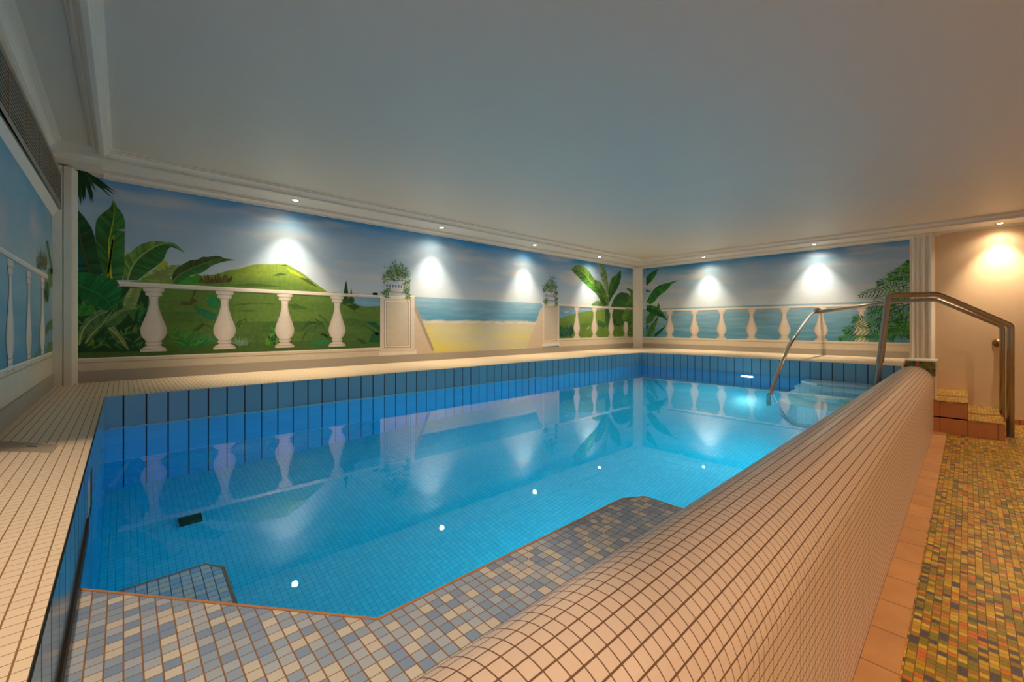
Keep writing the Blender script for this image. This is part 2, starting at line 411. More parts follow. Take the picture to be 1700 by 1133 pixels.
# wall nozzles
def nozzle(o, ax, r=.035):
    b = MB(); b.lathe([(0, .012), (r*.35, .012), (r*.4, .004), (r*.7, .006), (r, .010), (r*1.15, .004), (r*1.15, 0)], o, ax, 20)
    return local(b, 'inlet_nozzle', M['chrome'], pool)
nozzle((PX0+e, 3.55, WATER-.10), (1, 0, 0)); nozzle((PX0+e, 3.30, WATER-.10), (1, 0, 0))
# pool floor drain
b = MB(); b.box(.26, .38, 3.38, 3.47, BOTTOM, BOTTOM+.02)
for i in range(6): b.box(.267+i*.019, .277+i*.019, 3.39, 3.46, BOTTOM+.02, BOTTOM+.024)
o = local(b, 'floor_drain', plain('drain_dark_green', srgb(14, 34, 40), 0.7), pool)

# underwater steps in the far right corner
st = thing('pool_entry_steps', 'pale submerged corner steps under the slanted pool handrail', 'steps', (PX1, CIN, BOTTOM))
for i, (fx, D, yy) in enumerate(((6.60, .16, 1.55), (6.18, .34, 1.53), (5.76, .53, 1.50), (5.30, .74, 1.46))):
    b = MB(); ch = .22
    b.prism([(fx, CIN+.006), (PX1-.006, CIN+.006), (PX1-.006, yy), (fx+ch, yy), (fx, yy-ch)], BOTTOM+.001 if i == 3 else WATER-D-.20, WATER-D)
    local(b, 'step', M['tread'], st)

# ledge at water level under the curb, and a deeper step in the left corner
led = thing('pool_ledge', 'blue and beige mosaic seat ledge level with the water beside the curb', 'ledge', (PX0, CIN, BOTTOM))
LZ = WATER + .006
poly = [(PX0+.008, CIN-.002), (1.634, CIN-.002), (1.634, .935), (1.545, .990), (.464, .996), (PX0+.008, 1.672)]
b = MB(); b.prism(poly, BOTTOM+.002, LZ, 0, 1); local(b, 'ledge_top', [M['ledge'], M['bluemosaic']], led)
b = MB()
for i in range(1, 5):
    a, c = Vector(poly[i]), Vector(poly[i+1]); d = (c-a).normalized(); n = Vector((-d.y, d.x)) * -1
    n = Vector((d.y, -d.x))
    q = [a + n*.002, c + n*.002, c - n*.006, a - n*.006]
    if i == 4 or True: b.prism([(p.x, p.y) for p in q], LZ-.012, LZ+.0015)
local(b, 'ledge_edge', M['nosing'], led)
low = thing('submerged_step', 'submerged mosaic step in the near left corner of the pool', 'step', (PX0, 1.67, BOTTOM))
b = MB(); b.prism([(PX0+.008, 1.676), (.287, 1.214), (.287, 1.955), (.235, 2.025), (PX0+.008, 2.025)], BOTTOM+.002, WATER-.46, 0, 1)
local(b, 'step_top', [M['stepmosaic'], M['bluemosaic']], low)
b = MB(); zz = WATER-.46
for a, c in (((.287, 1.2), (.287, 1.955)), ((.287, 1.955), (.235, 2.025)), ((.235, 2.025), (PX0+.008, 2.025))):
    a, c = Vector(a), Vector(c); d = (c-a).normalized(); n = Vector((d.y, -d.x))
    b.prism([(p.x, p.y) for p in (a+n*.002, c+n*.002, c-n*.006, a-n*.006)], zz-.012, zz+.0015)
local(b, 'step_edge', M['nosing'], low)

# ---- water body
b = MB(); g = .03
wp = [(PX0-g, CIN-g), (PX1+g, CIN-g), (PX1+g, PY1+g), (PX0-g, PY1+g)]
b.prism(wp, BOTTOM-g, WATER)
tag(b.build('pool_water', M['water']), 'still clear turquoise water filling the swimming pool', 'water')

# ---- underwater lamps
def pool_lamp(o, ax, label, r=.095):
    t = thing('underwater_lamp', label, 'lamp', o)
    b = MB(); b.lathe([(0, .014), (r*.9, .014)], o, ax, 28); local(b, 'lamp_glass', M['poollamp'], t)
    b = MB(); b.lathe([(r*.9, .018), (r*.95, .022), (r*1.15, .018), (r*1.2, 0), (r*.9, 0), (r*.9, .018)], o, ax, 28); local(b, 'lamp_ring', M['chrome'], t)
    return t
pool_lamp((PX1-.006, 2.315, WATER-.42), (-1, 0, 0), 'glowing white underwater lamp in the far end wall of the pool')
pool_lamp((1.9, CIN+.006, WATER-.55), (0, 1, 0), 'added unseen underwater lamp in the curb side wall near the ledge')  # unseen lamp, added under the curb to brighten the pool
pool_lamp((3.9, CIN+.006, WATER-.55), (0, 1, 0), 'added unseen underwater lamp in the curb side wall near the entry steps')  # second unseen lamp added on the curb side to light the water

# ---- curb with the round top
cb = thing('pool_curb', 'long cream mosaic pool wall with rounded top in the foreground', 'pool curb', (0, CY, 0))
prof = [(CY-CR, 0), (CY-CR, CZ-.3)]
N = 28
prof += [(CY - CR*math.cos(math.pi*i/N), CZ + CR*math.sin(math.pi*i/N)) for i in range(N+1)]
prof += [(CIN, BOTTOM)]
b = MB(); L = 0
for i in range(len(prof)-1):
    (p, q), (p2, q2) = prof[i], prof[i+1]; d = math.hypot(p2-p, q2-q)
    b.face([(PX0+.0, p, q), (CURB_X, p, q), (CURB_X, p2, q2), (PX0, p2, q2)], [(PX0, L), (CURB_X, L), (CURB_X, L+d), (PX0, L+d)], 0, 2 <= i <= N+1)
    L += d
b.face([(CURB_X, p, q) for p, q in prof], [(p, q) for p, q in prof]); b.face([(PX0, p, q) for p, q in reversed(prof)], [(p, q) for p, q in reversed(prof)])
o = local(b, 'curb_body', M['curb'], cb)
# terracotta border along its foot
b = MB(); b.box(XL, CURB_X, .175, .2895, .0, .006)
tag(b.build('terracotta_border', M['terra']), 'row of terracotta slabs along the foot of the curb', 'border tiles')

# ---- end block behind the curb
eb = thing('curb_end_block', 'low block with dark green and brown mosaic band behind the far curb end', 'low wall', (CURB_X, .275, 0))
bz = EYE-.438
b = MB(); b.box(CURB_X+.001, CURB_X+.45, .277, .545, .40, EYE-.63); local(b, 'block_body', M['cream'], eb)
M['bandm'] = tile('dark_green_mosaic', 0.030, 0.030, 0.002, 0.002, [(.3, srgb(120, 104, 36)), (.2, srgb(52, 56, 52)), (.25, srgb(84, 104, 44)), (.25, srgb(160, 104, 48))], srgb(60, 44, 26), 0.3)
b = MB(); b.box(CURB_X-.004, CURB_X+.455, .272, .550, EYE-.63, bz-.012); local(b, 'mosaic_band', M['bandm'], eb)
b = MB(); b.box(CURB_X-.008, CURB_X+.46, .262, .556, bz-.012, bz); b.box(CURB_X-.006, CURB_X+.02, .262, .2715, .40, bz-.012); local(b, 'edge_trim', M['white'], eb)

# ---- stairs up to the deck
sr = thing('entry_stairs', 'short terracotta stairs with mosaic treads beside the far end of the curb', 'stairs', (CURB_X, -.29, 0))
for i, (y0, y1, zt, x0) in enumerate(((-.29, .0, .195, CURB_X), (.0, .34, .395, CURB_X), (.34, .56, .61, CURB_X+.46))):
    b = MB(); b.box(x0+.002, XR-.001, y0, .56 if i else .56, zt-.195 if i else 0.001, zt-.012, skip='t'); 
    b.face([(x0+.002, y0, zt-.012), (XR-.001, y0, zt-.012), (XR-.001, .56, zt-.012), (x0+.002, .56, zt-.012)])
    o = local(b, 'riser', M['terra_side'], sr)
    b = MB(); b.box(x0-.002, XR-.001, y0-.003, y1, zt-.012, zt); local(b, 'tread', M['floor'], sr)

# ---- handrails
def bend(pts, r=.06, n=6):
    P = [Vector(p) for p in pts]; out = [P[0]]
    for i in range(1, len(P)-1):
        a = (P[i-1]-P[i]); c = (P[i+1]-P[i]); k = min(r, a.length*.45, c.length*.45)
        A = P[i] + a.normalized()*k; B = P[i] + c.normalized()*k
        for j in range(n+1):
            t = j/n; out.append(A*(1-t)**2 + P[i]*2*t*(1-t) + B*t*t)
    return out + [P[-1]]
hz = lambda z: EYE + z
railA = thing('stair_handrail', 'thick steel stair handrail nearest the camera, from the walkway over into the pool', 'handrail', (7.69, -.35, 0), 'stair handrails')
b = MB(); b.tube(bend([(7.69, -.34, .004), (7.69, -.34, hz(0)), (7.36, .25, hz(.39)), (7.0, .672, hz(.375)), (6.94, .764, hz(-.60)), (6.92, .80, WATER-.15)], .03, 4), .032)
local(b, 'rail_tube', M['steel'], railA)
b = MB(); b.lathe([(.032, .008), (.06, .006), (.062, 0)], (7.69, -.34, .001), (0,0,1)); local(b, 'floor_flange', M['chrome'], railA)
railB = thing('stair_handrail', 'second steel stair handrail, on the wall side, joined to the long pool rail', 'handrail', (8.30, -.35, 0), 'stair handrails')
b = MB(); b.tube(bend([(8.30, -.30, .004), (8.30, -.30, hz(-.01)), (8.20, .30, hz(.36)), (8.22, .62, hz(.355)), (8.25, .86, hz(.335)), (8.36, 1.66, hz(.225))], .04, 5), .026)
local(b, 'rail_tube', M['steel'], railB)
b = MB(); b.tube([(8.20, .79, hz(.33)), (7.6, .80, DECK-.002)], .026); local(b, 'post', M['steel'], railB)
b = MB(); b.lathe([(.03, .008), (.055, .006), (.057, 0)], (8.30, -.30, .001), (0,0,1)); local(b, 'floor_flange', M['chrome'], railB)
railC = thing('pool_handrail', 'slim polished handrail slanting from a round flange down into the water', 'handrail', (8.42, 1.69, hz(.2)))
pc = [(8.44, 1.69, hz(.245)), (8.0, 1.69, hz(.172)), (7.5, 1.65, hz(.06)), (7.0, 1.60, hz(-.04)), (6.5, 1.55, hz(-.15)), (6.1, 1.525, hz(-.27)), (5.8, 1.50, hz(-.405)), (5.49, 1.48, hz(-.56)), (5.22, 1.47, hz(-.74)), (5.12, 1.46, WATER-.12), (5.12, 1.46, BOTTOM+.75)]
b = MB(); b.tube(bend(pc, .12, 5), .022); local(b, 'rail_tube', M['chrome'], railC)
b = MB(); b.lathe([(0, 0), (.045, 0), (.055, .006), (.05, .014), (.024, .016)], (8.45, 1.69, hz(.245)), (-1, 0, .1)); local(b, 'flange', M['chrome'], railC)
b = MB(); b.tube([(8.45, 1.69, hz(.245)), (XR-.002, 1.71, hz(.245))], .016); local(b, 'wall_bracket', M['chrome'], railC)

# ---- round fitting on the plain wall
kn = thing('wall_fitting', 'small round metal fitting on the plain wall behind the handrail posts', 'wall fitting', (XR, -.28, hz(-.235)))
b = MB(); b.lathe([(.055, 0), (.055, .008), (.035, .014), (.03, .04), (.045, .055), (.04, .075), (0, .08)], (XR-.001, -.28, hz(-.235)), (-1, 0, 0)); local(b, 'rosette_knob', plain('aged_brass', srgb(140, 100, 60), .35, .8), kn)

# ---- lid in the left deck
lid = thing('skimmer_lid', 'stained rectangular cover plate set flush in the left deck', 'cover plate', (-.3, 2.6, DECK))
b = MB(); b.prism([(-.40, 2.66), (-.205, 2.44), (-.20, 2.575), (-.365, 2.81), (-.40, 2.82)], DECK, DECK+.002)
local(b, 'plate', M['plate'], lid)
b = MB(); b.prism([(-.295, 2.63), (-.262, 2.59), (-.262, 2.605), (-.295, 2.648)], DECK+.0018, DECK+.0026); local(b, 'finger_hole', M['dark'], lid)

# ---- ventilation grille, set in a box on the left wall
vt = thing('ventilation_grille', 'long slatted air grille high on the left wall', 'grille', (XL, 3.5, hz(1.0)))
def vx(y): return -.381 - (5.10 - y) * .0133          # slightly skewed box front
Y0, Y1, VZ0, VZ1 = -.6, 5.10, hz(.965), hz(1.272)
b = MB()
b.prism([(XL+.001, Y0), (vx(Y0)-.012, Y0), (vx(Y1)-.012, Y1), (XL+.001, Y1)], VZ0, VZ1); local(b, 'box_back', M['dark'], vt)
b = MB()
def vbar(z0, z1, d, y0=Y0, y1=Y1): b.prism([(vx(y0)-.012, y0), (vx(y0)+d, y0), (vx(y1)+d, y1), (vx(y1)-.012, y1)], z0, z1)
vbar(VZ0-.002, VZ0+.040, .003); vbar(VZ1-.030, VZ1+.004, .003); vbar(VZ0, VZ1, .003, Y1-.02, Y1+.003)
b.prism([(XL, Y0), (vx(Y0)+.002, Y0), (vx(Y1)+.002, Y1), (XL, Y1)], VZ0-.006, VZ0-.002)
for i in range(14):
    y = Y0 + .1 + i*.41
    for zz in (VZ0+.018, VZ1-.014):
        b.lathe([(.005, 0), (.003, .003), (0, .003)], (vx(y)+.003, y, zz), (1, 0, 0), 8)
local(b, 'frame', M['grille'], vt)
ns = 11
for i in range(ns):
    z = VZ0 + .052 + i * (VZ1 - VZ0 - .095) / (ns - 1)
    b = MB(); b.prism([(vx(Y0)-.003, Y0), (vx(Y0), Y0), (vx(Y1-.02), Y1-.02), (vx(Y1-.02)-.003, Y1-.02)], z-.005, z+.004); local(b, 'slat', M['grille'], vt)
for y in (3.15, 3.62, 4.05, 4.5, 4.85, 2.6):
    b = MB(); b.box(vx(y)-.012, vx(y)+.0015, y-.010, y+.010, VZ0+.04, VZ1-.03); local(b, 'mullion', M['copper'], vt)
b = MB(); b.face([(XL+.001, Y0, hz(.90)), (XL+.001, Y1+.04, hz(.90)), (vx(Y1)-.01, Y1+.04, VZ0), (vx(Y0)-.01, Y0, VZ0)])
b.face([(XL+.001, Y0, hz(.90)), (vx(Y0)-.01, Y0, VZ0), (XL+.001, Y0, VZ0)]); b.face([(XL+.001, Y1+.04, hz(.90)), (XL+.001, Y1+.04, VZ0), (vx(Y1)-.01, Y1+.04, VZ0)])
local(b, 'sloping_underside', M['white'], vt)

# ---- recessed halogen downlights
def downlight(x, y, z, label, watts, colr, group=None, cone=78, blend=1.0, spill=13):
    t = thing('recessed_downlight', label, 'downlight', (x, y, z), group)
    b = MB(); b.lathe([(.030, -.002), (.034, -.006), (.044, -.005), (.047, 0), (.030, .0)], (x, y, z), (0,0,1), 28); local(b, 'trim_ring', M['chrome'], t)
    b = MB(); b.lathe([(0, -.0065), (.018, -.006), (.029, -.002)], (x, y, z), (0,0,1), 24); local(b, 'bulb', M['bulb'], t)
    ld = bpy.data.lights.new('halogen_beam', 'SPOT'); ld.energy = watts; ld.color = colr; ld.spot_size = R(cone); ld.spot_blend = blend
    ld.shadow_soft_size = .02; lo = bpy.data.objects.new('halogen_beam', ld); col.objects.link(lo); lo.parent = t; lo.location = (0, 0, -.02)
    if spill:
        ls = bpy.data.lights.new('halogen_spill', 'SPOT'); ls.energy = spill; ls.color = colr; ls.spot_size = R(150); ls.spot_blend = 1.0
        ls.shadow_soft_size = .03; lo = bpy.data.objects.new('halogen_spill', ls); col.objects.link(lo); lo.parent = t; lo.location = (0, 0, -.022)
    return t
SPL = ['halogen downlight over the green hill, leftmost of the soffit lights', 'halogen downlight over the painted beach, just right of the left planter',
       'halogen downlight above the painted sea, just left of the right planter', 'halogen downlight over the banana plant by the far corner']
for (x, lab) in zip((1.376, 3.26, 5.12, 6.96), SPL):
    downlight(x, 4.975, SOFF, lab, W_SPOT, WARM, 'soffit downlights')
for (x, y, lab) in ((8.53, 3.59, 'halogen downlight over the far mural, nearest the corner column'),
                    (8.56, 1.76, 'halogen downlight over the far mural, above the handrail flange'),
                    (8.60, -.29, 'halogen downlight over the plain cream wall by the stairs')):
    downlight(x, y, SOFF, lab, W_SPOT, WARM if y > 0 else WARM_ROOM, 'soffit downlights')
for i, (x, y) in enumerate(((.6, -1.5), (2.6, -1.3), (4.6, -1.3), (6.6, -1.3), (-.0, -.9))):
    downlight(x, y, CEIL, ['halogen downlight in the ceiling behind the camera', 'second ceiling downlight over the walkway', 'third ceiling downlight over the walkway',
        'ceiling downlight over the walkway nearest the far wall', 'ceiling downlight beside the left wall behind the camera'][i], W_ROOM, WARM_ROOM, 'walkway downlights', 120, 1.0, 0)
downlight(-.20, 1.35, CEIL, 'halogen downlight in the ceiling above the near left corner of the pool', 72, WARM_ROOM, 'walkway downlights', 71, .25, 0)

# ================================================================= MURALS
class Paint:
    """flat paint on a wall; shapes are given in wall coordinates (s along the wall, z up), each coat lies a hair above the last"""
    def __init__(s, to3): s.to3 = to3; s.v = []; s.f = []; s.c = []
    def poly(s, pts, colr, coat=1, cols=None):
        i = len(s.v); s.v += [s.to3(p[0], p[1], coat * .0005 + .0005) for p in pts]
        s.f.append(tuple(range(i, i+len(pts)))); s.c.append(cols if cols else [colr]*len(pts))
    def strip(s, A, B, cols, coat=1):
        for i in range(len(A)-1):
            s.poly([A[i], A[i+1], B[i+1], B[i]], cols[i % len(cols)], coat)
    def grid(s, s0, s1, z0, z1, ds, dz, fn):
        ns, nz = max(1, round((s1-s0)/ds)), max(1, round((z1-z0)/dz)); base = len(s.v); C = []
        for j in range(nz+1):
            for i in range(ns+1):
                x, z = s0+(s1-s0)*i/ns, z0+(z1-z0)*j/nz
                s.v.append(s.to3(x, z, .0003)); C.append(fn(x, z))
        for j in range(nz):
            for i in range(ns):
                q = (j*(ns+1)+i, j*(ns+1)+i+1, (j+1)*(ns+1)+i+1, (j+1)*(ns+1)+i)
                s.f.append(tuple(base+k for k in q)); s.c.append([C[k] for k in q])
    def build(s, name, m, parent):
        me = bpy.data.meshes.new(name); o3 = parent.location
        me.from_pydata([(v[0]-o3[0], v[1]-o3[1], v[2]-o3[2]) for v in s.v], [], s.f)
        at = me.color_attributes.new('paint', 'FLOAT_COLOR', 'CORNER'); k = 0
        for cs in s.c:
            for cc in cs: at.data[k].color = cc; k += 1
        me.materials.append(m); o = bpy.data.objects.new(name, me); col.objects.link(o); o.parent = parent
        return o
def lerp(a, b, t):
    t = max(0, min(1, t)); return tuple(a[i]+(b[i]-a[i])*t for i in range(3)) + (1,)
def shade(cc, k): return tuple(v*k for v in cc[:3]) + (1,)
def nz2(x, y, s=1.0, o=3): return noise.fractal(Vector((x*s, y*s, 3.3)), 1.0, 2.0, o)
def crop(ox, oy, k, f):
    return lambda pts: [f(ox + u/k, oy + v/k) for u, v in pts]
def interp(P, t):
    """point on a polyline at fraction t"""
    L = [0]
    for a, b_ in zip(P, P[1:]): L.append(L[-1] + math.hypot(b_[0]-a[0], b_[1]-a[1]))
    d = t*L[-1]
    for i in range(len(P)-1):
        if d <= L[i+1] or i == len(P)-2:
            u = (d-L[i])/max(1e-9, L[i+1]-L[i]); return (P[i][0]+(P[i+1][0]-P[i][0])*u, P[i][1]+(P[i+1][1]-P[i][1])*u)
def smooth(P, n=24):
    """Catmull-Rom through P"""
    Q = [P[0]] + list(P) + [P[-1]]; out = []
    seg = len(P)-1
    for k in range(n+1):
        t = k/n*seg; i = min(int(t), seg-1); u = t-i; a, b_, c, d = Q[i], Q[i+1], Q[i+2], Q[i+3]
        out.append(tuple(.5*((2*b_[j]) + (-a[j]+c[j])*u + (2*a[j]-5*b_[j]+4*c[j]-d[j])*u*u + (-a[j]+3*b_[j]-3*c[j]+d[j])*u**3) for j in (0, 1)))
    return out
def leaf(P, rib, edgeL, edgeR, cl, cr, rc=None, coat=2, n=26, dark=.55):
    """banana leaf: two outer edges and the midrib run from base to tip; light and dark bands follow the side veins"""
    rb, el, er = smooth(rib, n), smooth(edgeL, n), smooth(edgeR, n)
    for E_, cc in ((el, cl), (er, cr)):
        for i in range(n):
            k = random.uniform(dark, 1.25); k2 = k*random.uniform(.8, 1.1)
            a, b_ = rb[i], rb[i+1]; c, d = E_[min(n, i+1)], E_[i]
            m1 = ((a[0]+d[0])/2, (a[1]+d[1])/2); m2 = ((b_[0]+c[0])/2, (b_[1]+c[1])/2)
            P.poly([a, b_, m2, m1], None, coat, [shade(cc, k2*.85), shade(cc, k*.85), shade(cc, k), shade(cc, k2)])
            P.poly([m1, m2, c, d], None, coat, [shade(cc, k2), shade(cc, k), shade(cc, k*1.15), shade(cc, k2*1.1)])
    if rc:
        for i in range(n):
            wd = .006*(1-i/n)+.0012; a, b_ = rb[i], rb[i+1]; d = Vector((b_[0]-a[0], b_[1]-a[1])); 
            if d.length < 1e-6: continue
            d.normalize(); q = (-d.y*wd, d.x*wd)
            P.poly([(a[0]-q[0], a[1]-q[1]), (b_[0]-q[0], b_[1]-q[1]), (b_[0]+q[0], b_[1]+q[1]), (a[0]+q[0], a[1]+q[1])], rc, coat+.4)
def blade(P, a, tip, wd, cc, coat=3, curve=0.0, c2=None):
    """single tapering leaflet from a to tip"""
    d = Vector((tip[0]-a[0], tip[1]-a[1])); L = d.length
    if L < 1e-6: return
    n = Vector((-d.y, d.x)).normalized(); m = Vector(a) + d*.45 + n*curve*L
    A = (a[0]-n.x*wd*.3, a[1]-n.y*wd*.3); B = (a[0]+n.x*wd*.3, a[1]+n.y*wd*.3)
    P.poly([A, (m.x-n.x*wd/2, m.y-n.y*wd/2), tip, (m.x+n.x*wd/2, m.y+n.y*wd/2), B], None, coat, [cc, c2 or cc, cc, shade(cc, 1.3), cc])
def frond(P, rach, ln, wd, cols, coat=3, n=22, ang=55, both=True, droop=.0):
    rb = smooth(rach, n)
    for i in range(1, n):
        a, b_ = rb[i-1], rb[i]; d = Vector((b_[0]-a[0], b_[1]-a[1]))
        if d.length < 1e-7: continue
        d.normalize(); k = math.sin(math.pi*min(1, .25+.72*i/n))
        for sg in ((1, -1) if both else (both or 1,)):
            th = R(ang*random.uniform(.8, 1.1))*sg
            v = Vector((d.x*math.cos(th)-d.y*math.sin(th), d.x*math.sin(th)+d.y*math.cos(th)))*ln*k*random.uniform(.8, 1.1)
            blade(P, b_, (b_[0]+v.x, b_[1]+v.y-droop*ln*k), wd, random.choice(cols), coat+random.random()*.5, .08*sg)
    for i in range(n):
        blade(P, rb[i], rb[i+1], wd*.5, cols[0], coat)
def tuft(P, c, n, ln, cols, spread=80, wd=.012, coat=3, lean=0):
    for i in range(n):
        a = R(90+lean+random.uniform(-spread, spread)); l = ln*random.uniform(.5, 1)
        blade(P, (c[0]+random.uniform(-.02, .02), c[1]), (c[0]+math.cos(a)*l, c[1]+math.sin(a)*l*.9), wd, random.choice(cols), coat+random.random()*.6, random.uniform(-.15, .15))
G = dict(deep=srgb(22, 62, 30), mid=srgb(52, 104, 46), light=srgb(104, 142, 62), pale=srgb(150, 166, 96), em=srgb(24, 104, 52), yel=srgb(168, 176, 40), teal=srgb(28, 92, 76), bright=srgb(60, 140, 44), brown=srgb(82, 66, 30))
SKY_T, SKY_M, SKY_H = srgb(32, 134, 196), srgb(160, 184, 208), srgb(190, 202, 214)
SEA_F, SEA_N, FOAM = srgb(136, 172, 196), srgb(84, 150, 184), srgb(206, 196, 170)
SAND, SANDP = srgb(222, 210, 112), srgb(200, 200, 184)
STONE, STONE_D, STONE_L = srgb(218, 208, 198), srgb(166, 154, 142), srgb(232, 224, 214)
HOR = hz(.405)
def sky(x, z):
    t = (z-HOR)/(MTOP-HOR); n = nz2(x*.8, z*4.0, 1.3); n2 = nz2(x*.5+9, z*3.0, 2.0)
    base = lerp(SKY_H, SKY_M, t*2.4) if t < .5 else lerp(SKY_M, SKY_T, (t-.70+n*.10)/.34)
    cl = max(0, n2-.12)*1.6*(1 - abs(t-.6))
    return lerp(base, srgb(204, 200, 198), min(.55, cl))
def sea(x, z, near=hz(-.25)):
    t = (HOR-z)/(HOR-near); n = nz2(x*1.2, z*14, 1.6)
    cc = lerp(SEA_F, SEA_N, t*1.1)
    return lerp(cc, srgb(172, 194, 204) if n > 0 else srgb(66, 136, 176), abs(n)*.4)
def plinth(P, s0, s1, zt, zb, coat=1):
    P.poly([(s0, zb), (s1, zb), (s1, zt), (s0, zt)], srgb(212, 202, 184), coat)
    P.poly([(s0, zt-.012), (s1, zt-.012), (s1, zt), (s0, zt)], STONE_L, coat+1)
    P.poly([(s0, zt-.045), (s1, zt-.045), (s1, zt-.037), (s0, zt-.037)], srgb(176, 158, 134), coat+1)
BPROF = [(0,.80),(.055,.80),(.065,.62),(.085,.60),(.095,.66),(.12,.62),(.135,.40),(.18,.34),(.25,.33),(.33,.42),(.42,.57),(.50,.73),(.58,.90),(.64,.99),(.69,1.0),(.74,.95),(.79,.80),(.83,.60),(.85,.54),(.86,.64),(.88,.62),(.895,.50),(.91,.56),(.94,.84),(.955,.92),(.96,1.0),(1,1.0)]
def baluster(P, cs, hw, zt, zb, coat=5, tmin=0.0, cc=STONE):
    pr = [(t, r) for t, r in BPROF if t >= tmin]; z = lambda t: zt+(zb-zt)*t
    n = 8
    for (t0, r0), (t1, r1) in zip(pr, pr[1:]):
        for k in range(n):
            a, b_ = -1+2*k/n, -1+2*(k+1)/n
            m = lambda q: lerp(cc, STONE_D, .75*max(0, abs(q)-.45)/.55) if q > 0 else lerp(cc, srgb(190, 176, 162), .6*max(0, abs(q)-.4)/.6)
            P.poly([(cs+a*r0*hw, z(t0)), (cs+b_*r0*hw, z(t0)), (cs+b_*r1*hw, z(t1)), (cs+a*r1*hw, z(t1))], None, coat, [m(a), m(b_), m(b_), m(a)])
    for t, wd in ((.062, .62), (.13, .40), (.85, .54), (.90, .50), (.958, .92)):
        if t >= tmin: P.poly([(cs-wd*hw, z(t+.008)), (cs+wd*hw, z(t+.008)), (cs+wd*hw, z(t)), (cs-wd*hw, z(t))], STONE_D, coat+1)
def urn(P, cs, z0, z1, hw, Pl, coat=6):
    """blue and white planter with trailing plant"""
    W_, B_ = srgb(206, 208, 212), srgb(84, 108, 168)
    pr = [(0,.45),(.06,.5),(.12,.32),(.2,.6),(.45,.95),(.75,1.0),(.88,.9),(.94,1.05),(1,1.05)]
    for (t0, r0), (t1, r1) in zip(pr, pr[1:]):
        P.poly([(cs-r0*hw, z0+(z1-z0)*t0), (cs+r0*hw, z0+(z1-z0)*t0), (cs+r1*hw, z0+(z1-z0)*t1), (cs-r1*hw, z0+(z1-z0)*t1)], None, coat, [shade(W_, .75), W_, W_, shade(W_, .75)])
    for t, wd in ((.2, .62), (.86, .9)): P.poly([(cs-wd*hw, z0+(z1-z0)*t), (cs+wd*hw, z0+(z1-z0)*t), (cs+wd*hw, z0+(z1-z0)*(t+.04)), (cs-wd*hw, z0+(z1-z0)*(t+.04))], B_, coat+.5)
    for k in range(7):
        x = cs+(-.75+.25*k)*hw; zm = z0+(z1-z0)*.55
        P.poly([(x, zm-.03), (x+.015, zm), (x, zm+.03), (x-.015, zm)], B_, coat+.5)
    gs = [srgb(74, 108, 70), srgb(104, 132, 84), srgb(140, 156, 112), srgb(52, 84, 52)]
    def spr(x, z, l, n):
        for _ in range(n):
            a = random.uniform(0, 2*math.pi); xx, zz = x+random.gauss(0, l*.45), z+random.gauss(0, l*.45)
            blade(Pl, (xx, zz), (xx+math.cos(a)*.04, zz+math.sin(a)*.04), .014, random.choice(gs), coat+1+random.random()*.5)
    for dx, dz, l, n in ((-.5, 1.25, .09, 60), (.1, 1.5, .10, 70), (.6, 1.25, .09, 60), (-.95, .95, .05, 25), (1.0, .75, .05, 40), (.95, .35, .05, 36), (1.1, .02, .045, 30), (-.85, .05, .05, 34), (-.75, .25, .04, 20), (.0, 1.1, .09, 40)):
        spr(cs+dx*hw, z0+(z1-z0)*dz, l, n)
def rail(P, a0, a1, b0, b1, coat=5):
    """painted hand rail: upper edge a0-a1, lower edge b0-b1"""
    P.poly([b0, b1, a1, a0], STONE, coat)
    m = lambda t, k: (a0[0]+(a1[0]-a0[0])*t, (a0[1]+(a1[1]-a0[1])*t)*(1-k)+(b0[1]+(b1[1]-b0[1])*t)*k)
    P.poly([m(0, .3), m(1, .3), m(1, 0), m(0, 0)], STONE_L, coat+1)
    P.poly([m(0, 1), m(1, 1), m(1, .85), m(0, .85)], STONE_D, coat+1)

# ------------------------------------------------ long wall
f = on_Y
mu = thing('wall_mural', 'long wall mural of green hill, beach and banana plants behind a painted balustrade', 'mural', (4, YB, DECK))
to3 = lambda s, z, o: (s, YB-o, z)
S0, S1 = XL+.13, XR-.15
PZ = hz(-.29); PB = hz(-.40)
P = Paint(to3)
P.grid(S0, S1, HOR, MTOP, .05, .022, sky)
x1, x2 = f(690, 530)[0], f(896, 530)[0]
def ground(x, z):
    fz = hz(.085)+.012*nz2(x*3, 0, 2)
    if x < f(560, 500)[0]: return G['mid']
    if x1 < x < x2 and z < fz:
        t = (fz-z)
        if t < .05: return lerp(sea(x, z, hz(.05)), lerp(FOAM, srgb(222, 220, 214), .5+nz2(x*4, z*20, 2)), min(1, t/.02))
        k = .4+nz2(x*.7, z*2.5, 1.2)*1.3; ed = min(1, abs(x-(x1+x2)/2)/((x2-x1)/2))
        return lerp(FOAM, lerp(SANDP, SAND, k*.6+ed**3*.9), (t-.05)/.08)
    return sea(x, z, hz(.05))
P.grid(S0, S1, PB, HOR, .05, .018, ground)
P.build('painted_sky_and_sea', M['paint'], mu)

